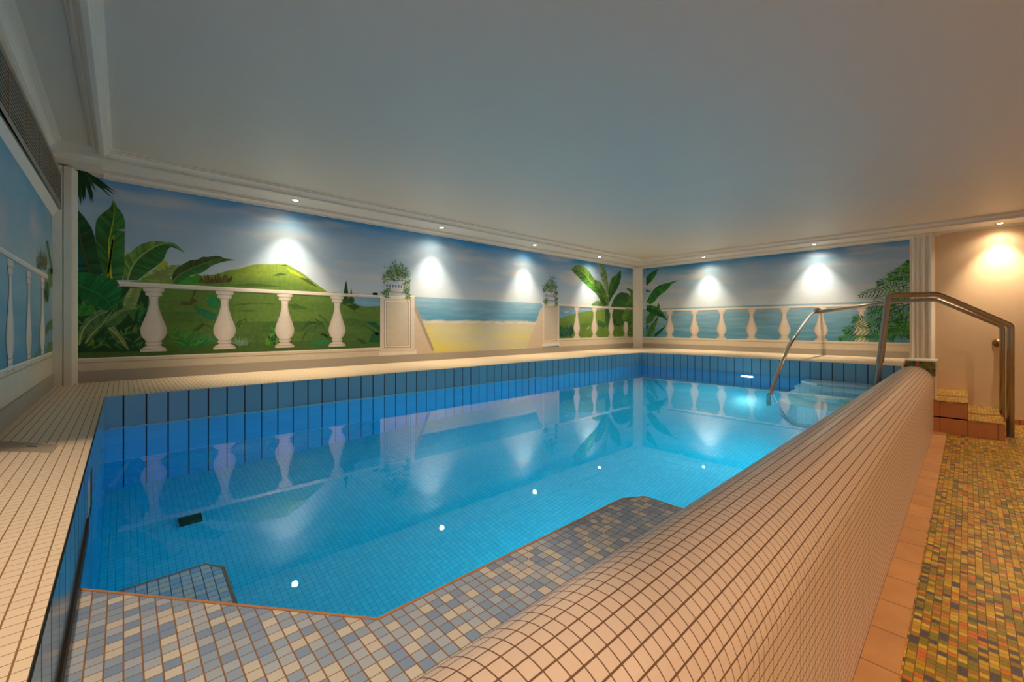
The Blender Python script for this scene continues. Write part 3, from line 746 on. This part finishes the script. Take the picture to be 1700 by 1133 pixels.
P = Paint(to3)      # hills and meadow
C3 = crop(380, 300, 3.54, f); CC = crop(300, 400, 5.665, f)
HL, HM, HD = srgb(124, 150, 56), srgb(92, 122, 50), srgb(66, 98, 44)
top = [f(128, 500), f(200, 470), f(290, 462)] + CC([(300,320),(450,280),(560,262),(640,235),(710,222),(860,222),(990,222),(1070,262),(1150,310),(1270,400),(1385,485)])
top2 = smooth(top, 60)
for i in range(60):
    a, b_ = top2[i], top2[i+1]
    if min(a[1], b_[1]) < hz(.31): continue
    rows = [(1, HL), (.75, shade(HL, .95)), (.5, HM), (.25, HM), (0, HD)]
    z0 = hz(.30)
    for (k0, c0), (k1, c1) in zip(rows, rows[1:]):
        g0, g1 = 1+.25*nz2(a[0]*2, k0*3, 1.5), 1+.25*nz2(b_[0]*2, k1*3, 1.5)
        P.poly([(a[0], z0+(a[1]-z0)*k1), (b_[0], z0+(b_[1]-z0)*k1), (b_[0], z0+(b_[1]-z0)*k0), (a[0], z0+(a[1]-z0)*k0)], None, 1, [shade(c1, g0), shade(c1, g1), shade(c0, g1), shade(c0, g0)])
low_top = [f(128, 480), f(544, 486)] + C3([(600,668),(660,715),(740,720),(770,735),(800,742),(890,738)])
lt = [interp(low_top, i/60) for i in range(61)]
for i in range(60):
    a, b_ = lt[i], lt[i+1]
    for k in range(6):
        k0, k1 = k/6, (k+1)/6; zt = lambda q, kk: PZ+(q[1]-PZ)*kk
        c0 = lerp(HD, HM, k/5+nz2(a[0], k, 1.0)*.9)
        P.poly([(a[0], zt(a, k0)), (b_[0], zt(b_, k0)), (b_[0], zt(b_, k1)), (a[0], zt(a, k1))], c0, 1.4)
# soft darker sweeps on the slope
for q in ([(480,615),(560,590),(700,580),(860,590),(900,600),(700,592)], [(500,660),(640,650),(760,660),(640,668)], [(860,325),(940,300),(1010,318),(900,332)], [(1120,350),(1200,360),(1290,440),(1200,400)], [(480,420),(640,400),(760,405),(940,430),(700,432)], [(930,232),(990,222),(1020,240),(980,238)], [(1010,600),(1080,590),(1200,640),(1060,640)]):
    P.poly(CC(q), srgb(66, 96, 36), 2)
for q in ([(1000,260),(1080,290),(1180,350),(1120,340),(1030,300)],): P.poly(CC(q), srgb(158, 178, 56), 2)
P.build('painted_hill', M['paint_leaf'], mu)
P = Paint(to3)
C6 = crop(900, 420, 6.665, f)
hr = smooth(C6([(190,735),(280,700),(360,675),(450,655),(540,640),(700,630),(930,622),(1090,640)]), 30)
for i in range(30):
    a, b_ = hr[i], hr[i+1]
    for k in range(5):
        zt = lambda q, kk: PZ+(q[1]-PZ)*kk; c0 = lerp(srgb(84, 124, 50), srgb(112, 142, 64), k/4+nz2(a[0]*2, k*1.3, 1.2))
        P.poly([(a[0], zt(a, k/5)), (b_[0], zt(b_, k/5)), (b_[0], zt(b_, (k+1)/5)), (a[0], zt(a, (k+1)/5))], c0, 1.4)
P.poly(C6([(240,655),(270,640),(300,645),(290,665),(255,668)]), srgb(190, 192, 180), 1.8)
P.build('painted_hill', M['paint_leaf'], mu)

P = Paint(to3)      # plants
CA = crop(120, 280, 5.665, f); CB = crop(120, 440, 5.665, f)
# dense undergrowth, left
P.poly(CB([(40,60),(180,60),(420,150),(640,210),(720,300),(690,480),(640,600),(690,700),(660,812),(40,826)]), G['deep'], 2)
for k in range(120):
    x, y = random.uniform(60, 700), random.uniform(350, 800)
    a = CB([(x, y)])[0]; th = R(random.uniform(20, 160)); l = random.uniform(.05, .15)
    blade(P, a, (a[0]+math.cos(th)*l, a[1]+math.sin(th)*l), random.uniform(.01, .03), random.choice([G['deep'], G['mid'], G['em'], shade(G['light'], .6)]), 2.3+random.random()*.5, random.uniform(-.2, .2))
P.poly(CA([(480,900),(485,850),(510,790),(550,795),(540,860)]), G['yel'], 2); P.poly(CA([(770,945),(860,865),(900,880),(905,920),(820,950)]), G['yel'], 2)
P.poly(CB([(45,380),(120,370),(200,400),(230,440),(130,480),(45,480)]), shade(G['bright'], .8), 2.6)
# big dark leaf, far left
leaf(P, CA([(180,1010),(110,800),(60,560),(48,390)]), CA([(60,1010),(50,800),(48,560),(48,390)]), CA([(290,995),(250,850),(200,610),(130,480),(50,385)]), shade(G['teal'], .7), shade(G['deep'], 1.4), G['brown'], 3)
# upright banana leaf
leaf(P, CA([(370,1050),(355,900),(345,700),(385,500),(395,380),(385,268)]), CA([(290,1010),(260,890),(225,720),(217,560),(240,470),(300,410),(350,375),(378,320),(385,268)]), CA([(470,1050),(488,940),(492,800),(492,600),(492,490),(465,415),(420,360),(395,310),(385,268)]), G['mid'], shade(G['mid'], 1.15), G['yel'], 4, 34)
P.poly(CA([(492,572),(425,576),(415,580),(492,590)]), SKY_M, 5)
for i in range(9):
    a = CA([(330+i*6, 1030-i*40)])[0]; blade(P, a, (a[0]+.01, a[1]+.10), .02, shade(G['yel'], .8), 5)
# arched leaf
leaf(P, CA([(520,1050),(560,930),(640,830),(760,745),(870,708),(960,725),(1070,805)]), CA([(480,1050),(482,860),(560,778),(650,712),(760,683),(860,690),(950,702),(1020,750),(1070,805)]), CA([(620,1050),(700,985),(790,920),(860,855),(885,790),(925,742),(1000,765),(1070,805)]), G['light'], shade(G['mid'], .95), G['pale'], 3, 34)
# pale leaf and brown-green leaf beyond
leaf(P, CA([(650,1050),(760,1000),(880,950),(1010,905)]), CA([(640,1040),(720,975),(850,920),(1010,905)]), CA([(870,1068),(930,1020),(985,960),(1010,905)]), G['pale'], shade(G['pale'], .85), G['light'], 3.4, 26)
leaf(P, [f(287,468), f(300,455), f(330,441), f(365,430), f(391,432.5)], [f(285,460), f(292,447), f(303,439)]+CC([(60,200),(85,185),(165,175),(200,152),(260,152),(330,140),(380,150),(430,178),(510,183)]), [f(293,472)]+CC([(90,330),(200,300),(300,232),(430,192),(510,184)]), srgb(58, 74, 34), G['mid'], srgb(110, 120, 60), 3.6, 30)
P.poly([f(286,471), f(296,464), f(312,461), f(332,459), f(330,470), f(300,474)], G['bright'], 3)
P.poly(CC([(0,345),(120,330),(160,310),(190,330),(120,400),(0,405)]), srgb(80, 150, 50), 1.8)
a0 = CC([(300, 400)])[0]
for k in range(46):
    a = CC([(150+k*7, 405-abs(k-15)*.6)])[0]; th = R(random.uniform(50, 130)); blade(P, a, (a[0]+math.cos(th)*.05, a[1]+math.sin(th)*random.uniform(.04, .11)), .018, random.choice([G['brown'], srgb(70, 58, 26), srgb(86, 96, 40)]), 2.2+random.random()*.4)
# emerald leaf low left
leaf(P, CB([(45,190),(150,230),(260,280),(330,340),(370,430)]), CB([(45,75),(140,70),(260,100),(380,135),(440,190),(470,240),(430,350),(372,432)]), CB([(45,270),(100,330),(200,370),(290,410),(370,432)]), G['em'], shade(G['em'], .8), shade(G['em'], 1.5), 5, 30, .7)
# lower leaves
leaf(P, CB([(60,755),(110,600),(220,490),(350,430)]), CB([(45,770),(55,640),(130,510),(240,430),(350,428)]), CB([(75,750),(150,640),(250,540),(350,432)]), srgb(90, 122, 76), srgb(70, 104, 60), G['pale'], 4, 24, .75)
leaf(P, CB([(125,735),(190,650),(290,550),(372,440)]), CB([(122,735),(150,650),(250,550),(370,436)]), CB([(150,735),(230,650),(330,545),(374,440)]), srgb(84, 116, 70), srgb(64, 100, 54), G['pale'], 4.2, 24, .75)
leaf(P, CB([(305,560),(400,500),(500,430),(600,420)]), CB([(300,555),(390,455),(500,403),(592,395),(612,420)]), CB([(320,575),(410,570),(470,530),(545,440),(612,424)]), srgb(104, 134, 80), srgb(74, 108, 56), None, 4.6, 22, .75)
leaf(P, CB([(340,590),(420,660),(480,740),(530,800)]), CB([(400,580),(440,640),(490,700),(535,800)]), CB([(325,575),(350,640),(430,730),(525,800)]), srgb(120, 134, 84), srgb(84, 110, 60), G['pale'], 4.8, 22, .75)
leaf(P, CB([(510,400),(540,330),(590,215)]), CB([(480,400),(490,320),(545,215)]), CB([(590,398),(620,330),(655,212)]), srgb(140, 152, 88), srgb(124, 140, 76), G['light'], 4, 20, .8)
# plants between the balusters
for q, cc in (([(110,610),(200,640),(335,690),(330,750),(240,730),(160,680)], srgb(36,110,72)), ([(160,980),(230,910),(330,920),(350,940),(240,950),(180,985)], srgb(44,130,90)), ([(240,560),(300,500),(370,560),(340,650),(260,620)], srgb(40,120,66)), ([(0,570),(80,570),(110,520),(120,470),(150,470),(110,540),(160,560),(100,610),(0,600)], srgb(76,72,36)), ([(100,850),(210,770),(270,800),(300,830),(230,790),(160,850)], srgb(60,78,34))):
    P.poly(CC(q), cc, 2.4)
for x, y, n, l, cs in ((100,1000,34,.22,[G['em'], G['bright'], G['mid']]), (570,985,26,.15,[srgb(96,130,100), srgb(60,110,66), srgb(112,140,116)]), (20,930,20,.2,[G['bright'], G['mid']])):
    a = CC([(x, y)])[0]; tuft(P, a, n, l, cs, 75, .014, 2.8)
for k in range(60):
    t = random.random(); a = CC([(862+random.uniform(-60, 60)*(1-t), 990-t*150)])[0]
    blade(P, a, (a[0]+random.uniform(-.03, .03), a[1]+.05), .02, random.choice([G['bright'], G['mid'], srgb(96,140,40), G['deep']]), 2.8+random.random()*.4)
for (u, v), (u2, v2) in (((1140,935),(1225,825)), ((1150,835),(1250,725)), ((1210,770),(1330,800)), ((1260,730),(1380,870)), ((1300,700),(1410,820)), ((1330,760),(1240,830)), ((1380,890),(1290,860)), ((1410,930),(1330,840)), ((1180,800),(1290,760)), ((520,800),(600,735)), ((540,820),(585,760)), ((600,735),(618,775)), ((1320,870),(1400,940)), ((1370,900),(1440,860))):
    blade(P, CC([(u, v)])[0], CC([(u2, v2)])[0], .016, srgb(46, 78, 36), 2.8, .1)
P.poly(CC([(1210,970),(1280,930),(1400,925),(1420,960),(1300,985)]), srgb(44, 110, 66), 2.4)
for q in ([(800,830),(860,830),(890,860),(890,890),(850,860)], [(795,850),(850,880),(885,905),(870,910)], [(745,925),(790,935),(815,960),(780,960)], [(820,950),(840,900),(890,885),(890,955)]): P.poly(C3(q), srgb(24, 84, 50), 2.6)
# palm leaflets hanging in the upper left corner
a = f(124, 283)
for k in range(26):
    th = R(random.uniform(-95, -28)); l = random.uniform(.18, .36); blade(P, (a[0]+random.uniform(0, .05), a[1]+.02), (a[0]+math.cos(th)*l, a[1]+math.sin(th)*l), .026, random.choice([G['deep'], shade(G['deep'], .6), srgb(28, 78, 34)]), 4.5+random.random()*.6, .03)
# cypress trees
for u, v0, v1, hwc in ((688, 585, 700, 15), (718, 628, 715, 10), (860, 655, 678, 16)):
    P.poly(C3([(u-hwc*.4, v1), (u-hwc, v1-18), (u-hwc*.8, (v0+v1)/2+8), (u-hwc*.3, v0+22), (u, v0), (u+hwc*.35, v0+24), (u+hwc*.8, (v0+v1)/2+8), (u+hwc, v1-18), (u+hwc*.4, v1)]), srgb(36, 66, 32), 2.6)
P.poly(C3([(655,715),(668,690),(700,692),(735,690),(738,712),(720,728),(700,718),(680,735)]), srgb(44, 82, 36), 2.5); P.poly(C3([(690,735),(740,725),(770,745),(735,765)]), srgb(44, 78, 32), 2.5)
# banana plants by the far corner
L1, L2 = srgb(60, 112, 42), srgb(92, 136, 56)
P.poly(C6([(690,760),(700,620),(760,600),(900,560),(1000,600),(1090,600),(1090,930),(950,932),(940,820),(880,800),(800,800),(740,860)]), srgb(62, 104, 44), 2)
leaf(P, C6([(560,400),(520,300),(440,210),(325,185)]), C6([(600,330),(560,270),(500,180),(430,145),(370,138),(322,182)]), C6([(530,395),(470,340),(400,270),(350,220),(322,184)]), L2, L1, G['pale'], 3, 26)
leaf(P, C6([(725,590),(690,500),(620,380),(530,330)]), C6([(735,590),(730,500),(700,430),(650,330),(580,300),(520,325)]), C6([(670,590),(610,470),(550,410),(500,350),(520,328)]), L2, L1, G['pale'], 3.6, 26)
leaf(P, C6([(725,470),(700,340),(670,220),(640,105)]), C6([(705,440),(670,330),(645,240),(632,105)]), C6([(740,440),(732,340),(715,240),(690,150),(655,103)]), srgb(140, 164, 128), srgb(112, 144, 100), G['pale'], 3.3, 24)
leaf(P, C6([(738,560),(770,450),(810,340),(865,198)]), C6([(735,545),(732,420),(765,290),(825,240),(863,196)]), C6([(745,545),(780,480),(830,400),(870,290),(870,198)]), L1, srgb(40, 92, 38), None, 3.4, 26)
leaf(P, C6([(762,600),(830,530),(900,480),(960,470)]), C6([(760,595),(800,500),(865,440),(950,450)]), C6([(850,610),(920,590),(955,530),(965,475)]), srgb(46, 100, 60), srgb(60, 110, 54), None, 3.2, 22)
leaf(P, C6([(930,760),(985,620),(1030,500),(930,398)]), C6([(895,760),(885,700),(930,600),(960,500),(975,440),(928,396)]), C6([(1000,800),(1050,650),(1065,520),(1030,440),(970,398),(928,396)]), L2, srgb(76, 124, 54), None, 5.6, 28)
leaf(P, C6([(1040,560),(1055,430),(1068,280)]), C6([(1020,560),(1035,420),(1050,280)]), C6([(1090,560),(1090,430),(1090,280)]), srgb(66, 112, 54), srgb(50, 96, 44), None, 3.4, 20)
for q in ([(990,200),(1030,165),(1090,172),(1090,250),(1050,230),(1005,212)], [(1002,282),(1035,215),(1090,240),(1090,262),(1040,268)]): P.poly(C6(q), srgb(46, 92, 40), 3.8)
leaf(P, C6([(1000,930),(1010,850),(1040,760),(1080,700)]), C6([(960,930),(960,850),(1000,740),(1075,690)]), C6([(1060,930),(1075,850),(1090,760),(1090,700)]), srgb(80, 124, 66), srgb(56, 100, 48), None, 5.4, 20)
leaf(P, C6([(690,595),(640,560),(545,580)]), C6([(690,580),(640,535),(590,535),(545,572)]), C6([(690,600),(640,600),(560,600),(545,580)]), srgb(110, 150, 96), srgb(96, 136, 80), None, 2.6, 16)
for q, cc in (([(700,640),(740,640),(745,800),(735,820)], srgb(40, 96, 70)), ([(615,745),(660,760),(715,800),(680,830),(620,810)], srgb(60, 104, 56)), ([(790,750),(810,725),(820,770),(795,790)], srgb(40, 80, 36)), ([(800,780),(870,800),(860,818),(810,800)], srgb(40, 80, 36)), ([(485,840),(510,815),(530,820),(510,850)], srgb(150, 160, 110))): P.poly(C6(q), cc, 2.8)
for cx_, n in ((215, 12), (260, 10), (310, 12), (235, 10)):
    a = C6([(cx_, 925)])[0]; tuft(P, a, n, .32, [srgb(24, 78, 60), srgb(34, 92, 56), srgb(20, 66, 56)], 60, .05, 2.9, 5)
P.build('painted_plants', M['paint_leaf'], mu)

P = Paint(to3)      # painted stone balustrade
x631 = f(631, 500)[0]
plinth(P, S0, f(631, 580)[0], PZ+.005, PB, 3.0)
P.build('painted_plinth', M['paint_stone'], mu); P = Paint(to3)
plinth(P, f(928, 560)[0], S1, PZ+.045, PB, 3.0)
P.build('painted_plinth', M['paint_stone'], mu); P = Paint(to3)
rail(P, f(195,467.2), f(631,490.7), f(199.4,476), f(631,495.3))
P.build('painted_rail', M['paint_stone'], mu); P = Paint(to3)
rail(P, f(928,504.8), f(1062,512.5), f(928,508.6), f(1062,516.2), 5)
P.build('painted_rail', M['paint_stone'], mu)
for cx_, hw, yt, yb, tm in ((255,22,478,584,0), (372.7,18.6,483.5,580,0), (472.5,15.8,487.5,577.5,0), (559.4,13.9,491.5,575.5,0), (957.5,5.4,510,561.5,0), (986.7,5.1,512,561,0), (1014.5,4.7,513.5,560.3,0), (1038.8,4.2,515.5,559.8,.38)):
    P = Paint(to3); a, b_ = f(cx_-hw, 500)[0], f(cx_+hw, 500)[0]
    baluster(P, (a+b_)/2, (b_-a)/2, f(cx_, yt)[1], f(cx_, yb)[1], 4, tm); P.build('painted_baluster', M['paint_stone'], mu)
# pedestals with planters
Cp = crop(620, 420, 5.6625, f)
def pedestal(K, O, inner, base, cap):
    P = Paint(to3)
    P.poly(K(O), STONE, 6); P.poly(K(base), STONE_L, 6.5); P.poly(K(cap), STONE_L, 6.5)
    (u0, v0), (u1, v1), (u2, v2), (u3, v3) = inner
    for k, cc in ((0, STONE_D), (.14, STONE_L), (.30, shade(STONE_D, .85)), (.38, srgb(204, 192, 174))):
        cu, cv = (u0+u2)/2, (v0+v2)/2; q = k*.5
        P.poly(K([(u+(cu-u)*q, v+(cv-v)*q*.55) for u, v in inner]), cc, 7+k)
    P.build('painted_pedestal', M['paint_stone'], mu)
pedestal(Cp, [(62,415),(385,415),(385,930),(62,930)], [(98,440),(352,438),(352,892),(98,895)], [(50,932),(385,928),(400,905),(405,945),(385,960),(50,968)], [(45,398),(392,402),(388,418),(50,418)])
pedestal(C6, [(5,565),(188,568),(188,1000),(5,1010)], [(24,590),(166,592),(166,975),(24,980)], [(0,1005),(190,995),(192,1025),(0,1040)], [(-4,558),(192,562),(190,572),(-2,570)])
P = Paint(to3)
P.poly([f(688,508), f(692,514), f(720,582), f(720,590), f(688,592)], srgb(206, 188, 168), 5); P.poly([f(688,505), f(692,511), f(721,582), f(717,583), f(688,516)], STONE_D, 5.5)
P.build('painted_side_wall', M['paint_stone'], mu); P = Paint(to3)
P.poly([f(901,510), f(897,514), f(875,575), f(875,582), f(901,580)], srgb(206, 188, 168), 5)
P.build('painted_side_wall', M['paint_stone'], mu)
for (cx_, y0, y1, hw) in ((656.5, 492, 462, 19), (913.5, 505, 481, 9.5)):
    P = Paint(to3); Pl = Paint(to3); a, b_ = f(cx_-hw, 480)[0], f(cx_+hw, 480)[0]
    urn(P, (a+b_)/2, f(cx_, y0)[1], f(cx_, y1)[1], (b_-a)/2, Pl, 7.5)
    P.build('painted_planter', M['paint'], mu); Pl.build('painted_trailing_plant', M['paint_leaf'], mu)

# ------------------------------------------------ far wall
f = on_X
mu2 = thing('wall_mural', 'far wall mural of sea, painted balustrade, banana leaves at left and palm at right', 'mural', (XR, 3, DECK))
to3 = lambda s, z, o: (XR-o, s, z)
P = Paint(to3)
P.grid(.58, YB-.13, HOR-.02, MTOP, .05, .022, sky); P.grid(.58, YB-.13, PB, HOR-.02, .05, .018, lambda x, z: sea(x, z))
P.build('painted_sky_and_sea', M['paint'], mu2)
C7 = crop(1060, 430, 7.08, f); C8 = crop(1380, 400, 5.6667, f)
P = Paint(to3)
E1, E2 = srgb(30, 104, 48), srgb(52, 124, 56)
leaf(P, C7([(90,300),(150,210),(240,110)]), C7([(90,215),(150,160),(240,108)]), C7([(100,320),(190,215),(240,112)]), E1, E2, None, 2, 18)
leaf(P, C7([(110,520),(190,390),(300,310),(470,252)]), C7([(95,500),(160,390),(230,320),(330,285),(470,250)]), C7([(140,537),(190,500),(240,440),(330,370),(390,300),(470,252)]), E1, E2, srgb(90, 150, 80), 2, 26)
leaf(P, C7([(95,570),(200,600),(280,660),(340,730)]), C7([(95,543),(180,550),(250,590),(300,650),(340,728)]), C7([(95,610),(200,665),(280,690),(338,732)]), E2, shade(E1, .8), None, 3, 22)
for q, cc in (([(90,690),(140,630),(205,660),(165,740),(90,770)], srgb(64,112,44)), ([(90,355),(150,388),(90,388)], E1), ([(215,560),(235,515),(258,570),(240,592)], srgb(84,110,40)), ([(90,110),(150,120),(90,130)], E1), ([(90,770),(130,790),(95,850)], E1)): P.poly(C7(q), cc, 2.5)
leaf(P, C7([(115,912),(160,800),(240,672)]), C7([(90,912),(110,840),(165,755),(240,668)]), C7([(150,912),(190,840),(240,672)]), srgb(56, 112, 70), srgb(78, 124, 60), None, 3.2, 20)
leaf(P, C7([(190,912),(250,850),(320,785)]), C7([(168,912),(205,870),(320,783)]), C7([(212,912),(275,850),(320,787)]), srgb(28, 92, 60), srgb(30, 80, 50), None, 3.2, 20)
# palm
PC = [srgb(48, 124, 48), srgb(76, 150, 60), srgb(28, 90, 40), srgb(84, 146, 58), srgb(24, 80, 44)]
rachs = [[(800,600),(600,480),(420,475),(250,520)], [(800,560),(640,450),(520,390),(430,400)], [(800,520),(680,400),(600,330),(540,330)], [(800,470),(720,370),(660,300),(620,260)], [(810,400),(760,300),(710,215)],
         [(800,700),(600,600),(460,600),(340,650)], [(800,760),(600,660),(450,680),(330,690)], [(800,820),(640,720),(500,740),(340,780)], [(800,880),(650,800),(520,830),(380,900)], [(800,930),(700,830),(600,850),(520,930)],
         [(500,940),(380,860),(200,830),(120,850)], [(520,950),(340,920),(160,910),(70,925)], [(500,900),(400,800),(280,740),(200,735)], [(810,640),(700,560),(600,540),(500,560)], [(810,940),(760,860),(680,780),(640,720)], [(800,330),(760,250),(700,200)]]
for r_ in rachs:
    frond(P, C8(r_), .19, .015, PC, 3+random.random()*2, 15, 42, droop=.3)
for k in range(36):
    a = C8([(random.uniform(560, 760), random.uniform(560, 930))])[0]; th = R(random.uniform(100, 240)); l = random.uniform(.08, .16)
    blade(P, a, (a[0]-math.cos(th)*l, a[1]+math.sin(th)*l), .018, random.choice(PC), 2.4+random.random()*.5, .1)
P.build('painted_plants', M['paint_leaf'], mu2)
P = Paint(to3)
plinth(P, .58, YB-.13, hz(-.262), PB, 5.2)
P.build('painted_plinth', M['paint_stone'], mu2); P = Paint(to3)
rail(P, (.58, hz(.352)), (f(1097,513)[0], hz(.352)), (.58, hz(.312)), (f(1098,515)[0], hz(.312)), 1.4)
P.build('painted_rail', M['paint_stone'], mu2)
for cx_, hw in ((1112,6.8), (1152.8,7.5), (1197.9,8.2), (1247.7,9), (1302.3,10.1), (1363,11.3), (1430,12.6)):
    P = Paint(to3); a, b_ = f(cx_+hw, 500)[0], f(cx_-hw, 500)[0]
    baluster(P, (a+b_)/2, (b_-a)/2, hz(.315), hz(-.268), 1.6 if cx_ > 1400 else 4); P.build('painted_baluster', M['paint_stone'], mu2)

# ------------------------------------------------ left wall
XW = XL
f = lambda x, y: on_X(x, y, XW)
mu3 = thing('wall_mural', 'narrow pale sea mural with painted balusters on the left wall under the grille', 'mural', (XL, 3, DECK))
to3 = lambda s, z, o: (XL+o, s, z)
P = Paint(to3)
LT = hz(.93)
def lsky(x, z):
    t = (z-hz(.35))/(LT-hz(.35)); n = nz2(x*1.2, z*2.4, 1.3)
    return lerp(lerp(srgb(160, 182, 190), srgb(96, 158, 192), t*1.1-.15+n*.5), srgb(196, 190, 190), max(0, n)*.9)
P.grid(-.6, 5.12, hz(.35), LT, .06, .03, lsky); P.grid(-.6, 5.12, PB, hz(.35), .06, .03, lambda x, z: lerp(srgb(146, 178, 190), srgb(88, 144, 170), (hz(.35)-z)/.65+nz2(x, z*5, 1.3)*.35))
P.build('painted_sky_and_sea', M['paint'], mu3)
P = Paint(to3)
CL = crop(0, 400, 4.354, f)
plinth(P, -.6, 5.12, hz(-.21), PB, 3)
P.build('painted_plinth', M['paint_stone'], mu3); P = Paint(to3)
a0, a1 = CL([(0,45)])[0], CL([(345,250)])[0]; b0, b1 = CL([(0,90)])[0], CL([(335,282)])[0]
rail(P, a0, a1, b0, b1, 4); sl = (a1[1]-a0[1])/(a1[0]-a0[0])
rail(P, (-.6, a0[1]), a0, (-.6, b0[1]), b0, 4)
P.build('painted_rail', M['paint_stone'], mu3)
sp = []
for cx_, hw, v0, v1 in ((70, 31, 135, 975), (205, 21, 220, 925), (305, 18, 265, 885)):
    P = Paint(to3); a, b_ = CL([(cx_-hw, 500)])[0][0], CL([(cx_+hw, 500)])[0][0]; q0, q1 = CL([(cx_, v0), (cx_, v1)])
    baluster(P, (a+b_)/2, (b_-a)/2, q0[1], q1[1], 3.6); P.build('painted_baluster', M['paint_stone'], mu3)
for y in (2.2, 1.6, 1.0, .4):
    P = Paint(to3); baluster(P, y, .10, hz(.34), hz(-.23), 3.6); P.build('painted_baluster', M['paint_stone'], mu3)
P = Paint(to3)
for q, cc in (([(332,0),(345,0),(362,100),(378,180),(385,260),(365,240),(350,120)], srgb(84,122,86)), ([(345,200),(385,200),(385,330),(360,340),(345,460),(335,380)], srgb(104,136,96)), ([(325,640),(345,590),(385,560),(385,640),(350,650),(330,690)], srgb(84,118,84)), ([(330,800),(345,740),(385,720),(385,830),(325,840)], srgb(96,130,84)), ([(250,860),(275,780),(290,760),(290,860)], srgb(80,134,96))): P.poly(CL(q), cc, 2.6)
for k in range(50):
    a = CL([(random.uniform(262, 340), random.uniform(170, 215))])[0]; th = R(random.uniform(50, 130)); blade(P, a, (a[0]+math.cos(th)*.1, a[1]+math.sin(th)*random.uniform(.05, .16)), .02, random.choice([srgb(104, 100, 70), srgb(92, 108, 64), srgb(120, 116, 84)]), 2.4+random.random()*.4)
for k in range(24):
    a = CL([(random.uniform(318, 345), random.uniform(290, 370))])[0]; blade(P, a, (a[0]+random.uniform(-.05, .05), a[1]-random.uniform(.05, .15)), .02, random.choice([srgb(110, 130, 80), srgb(84, 112, 70)]), 3)
P.build('painted_plants', M['paint_leaf'], mu3)
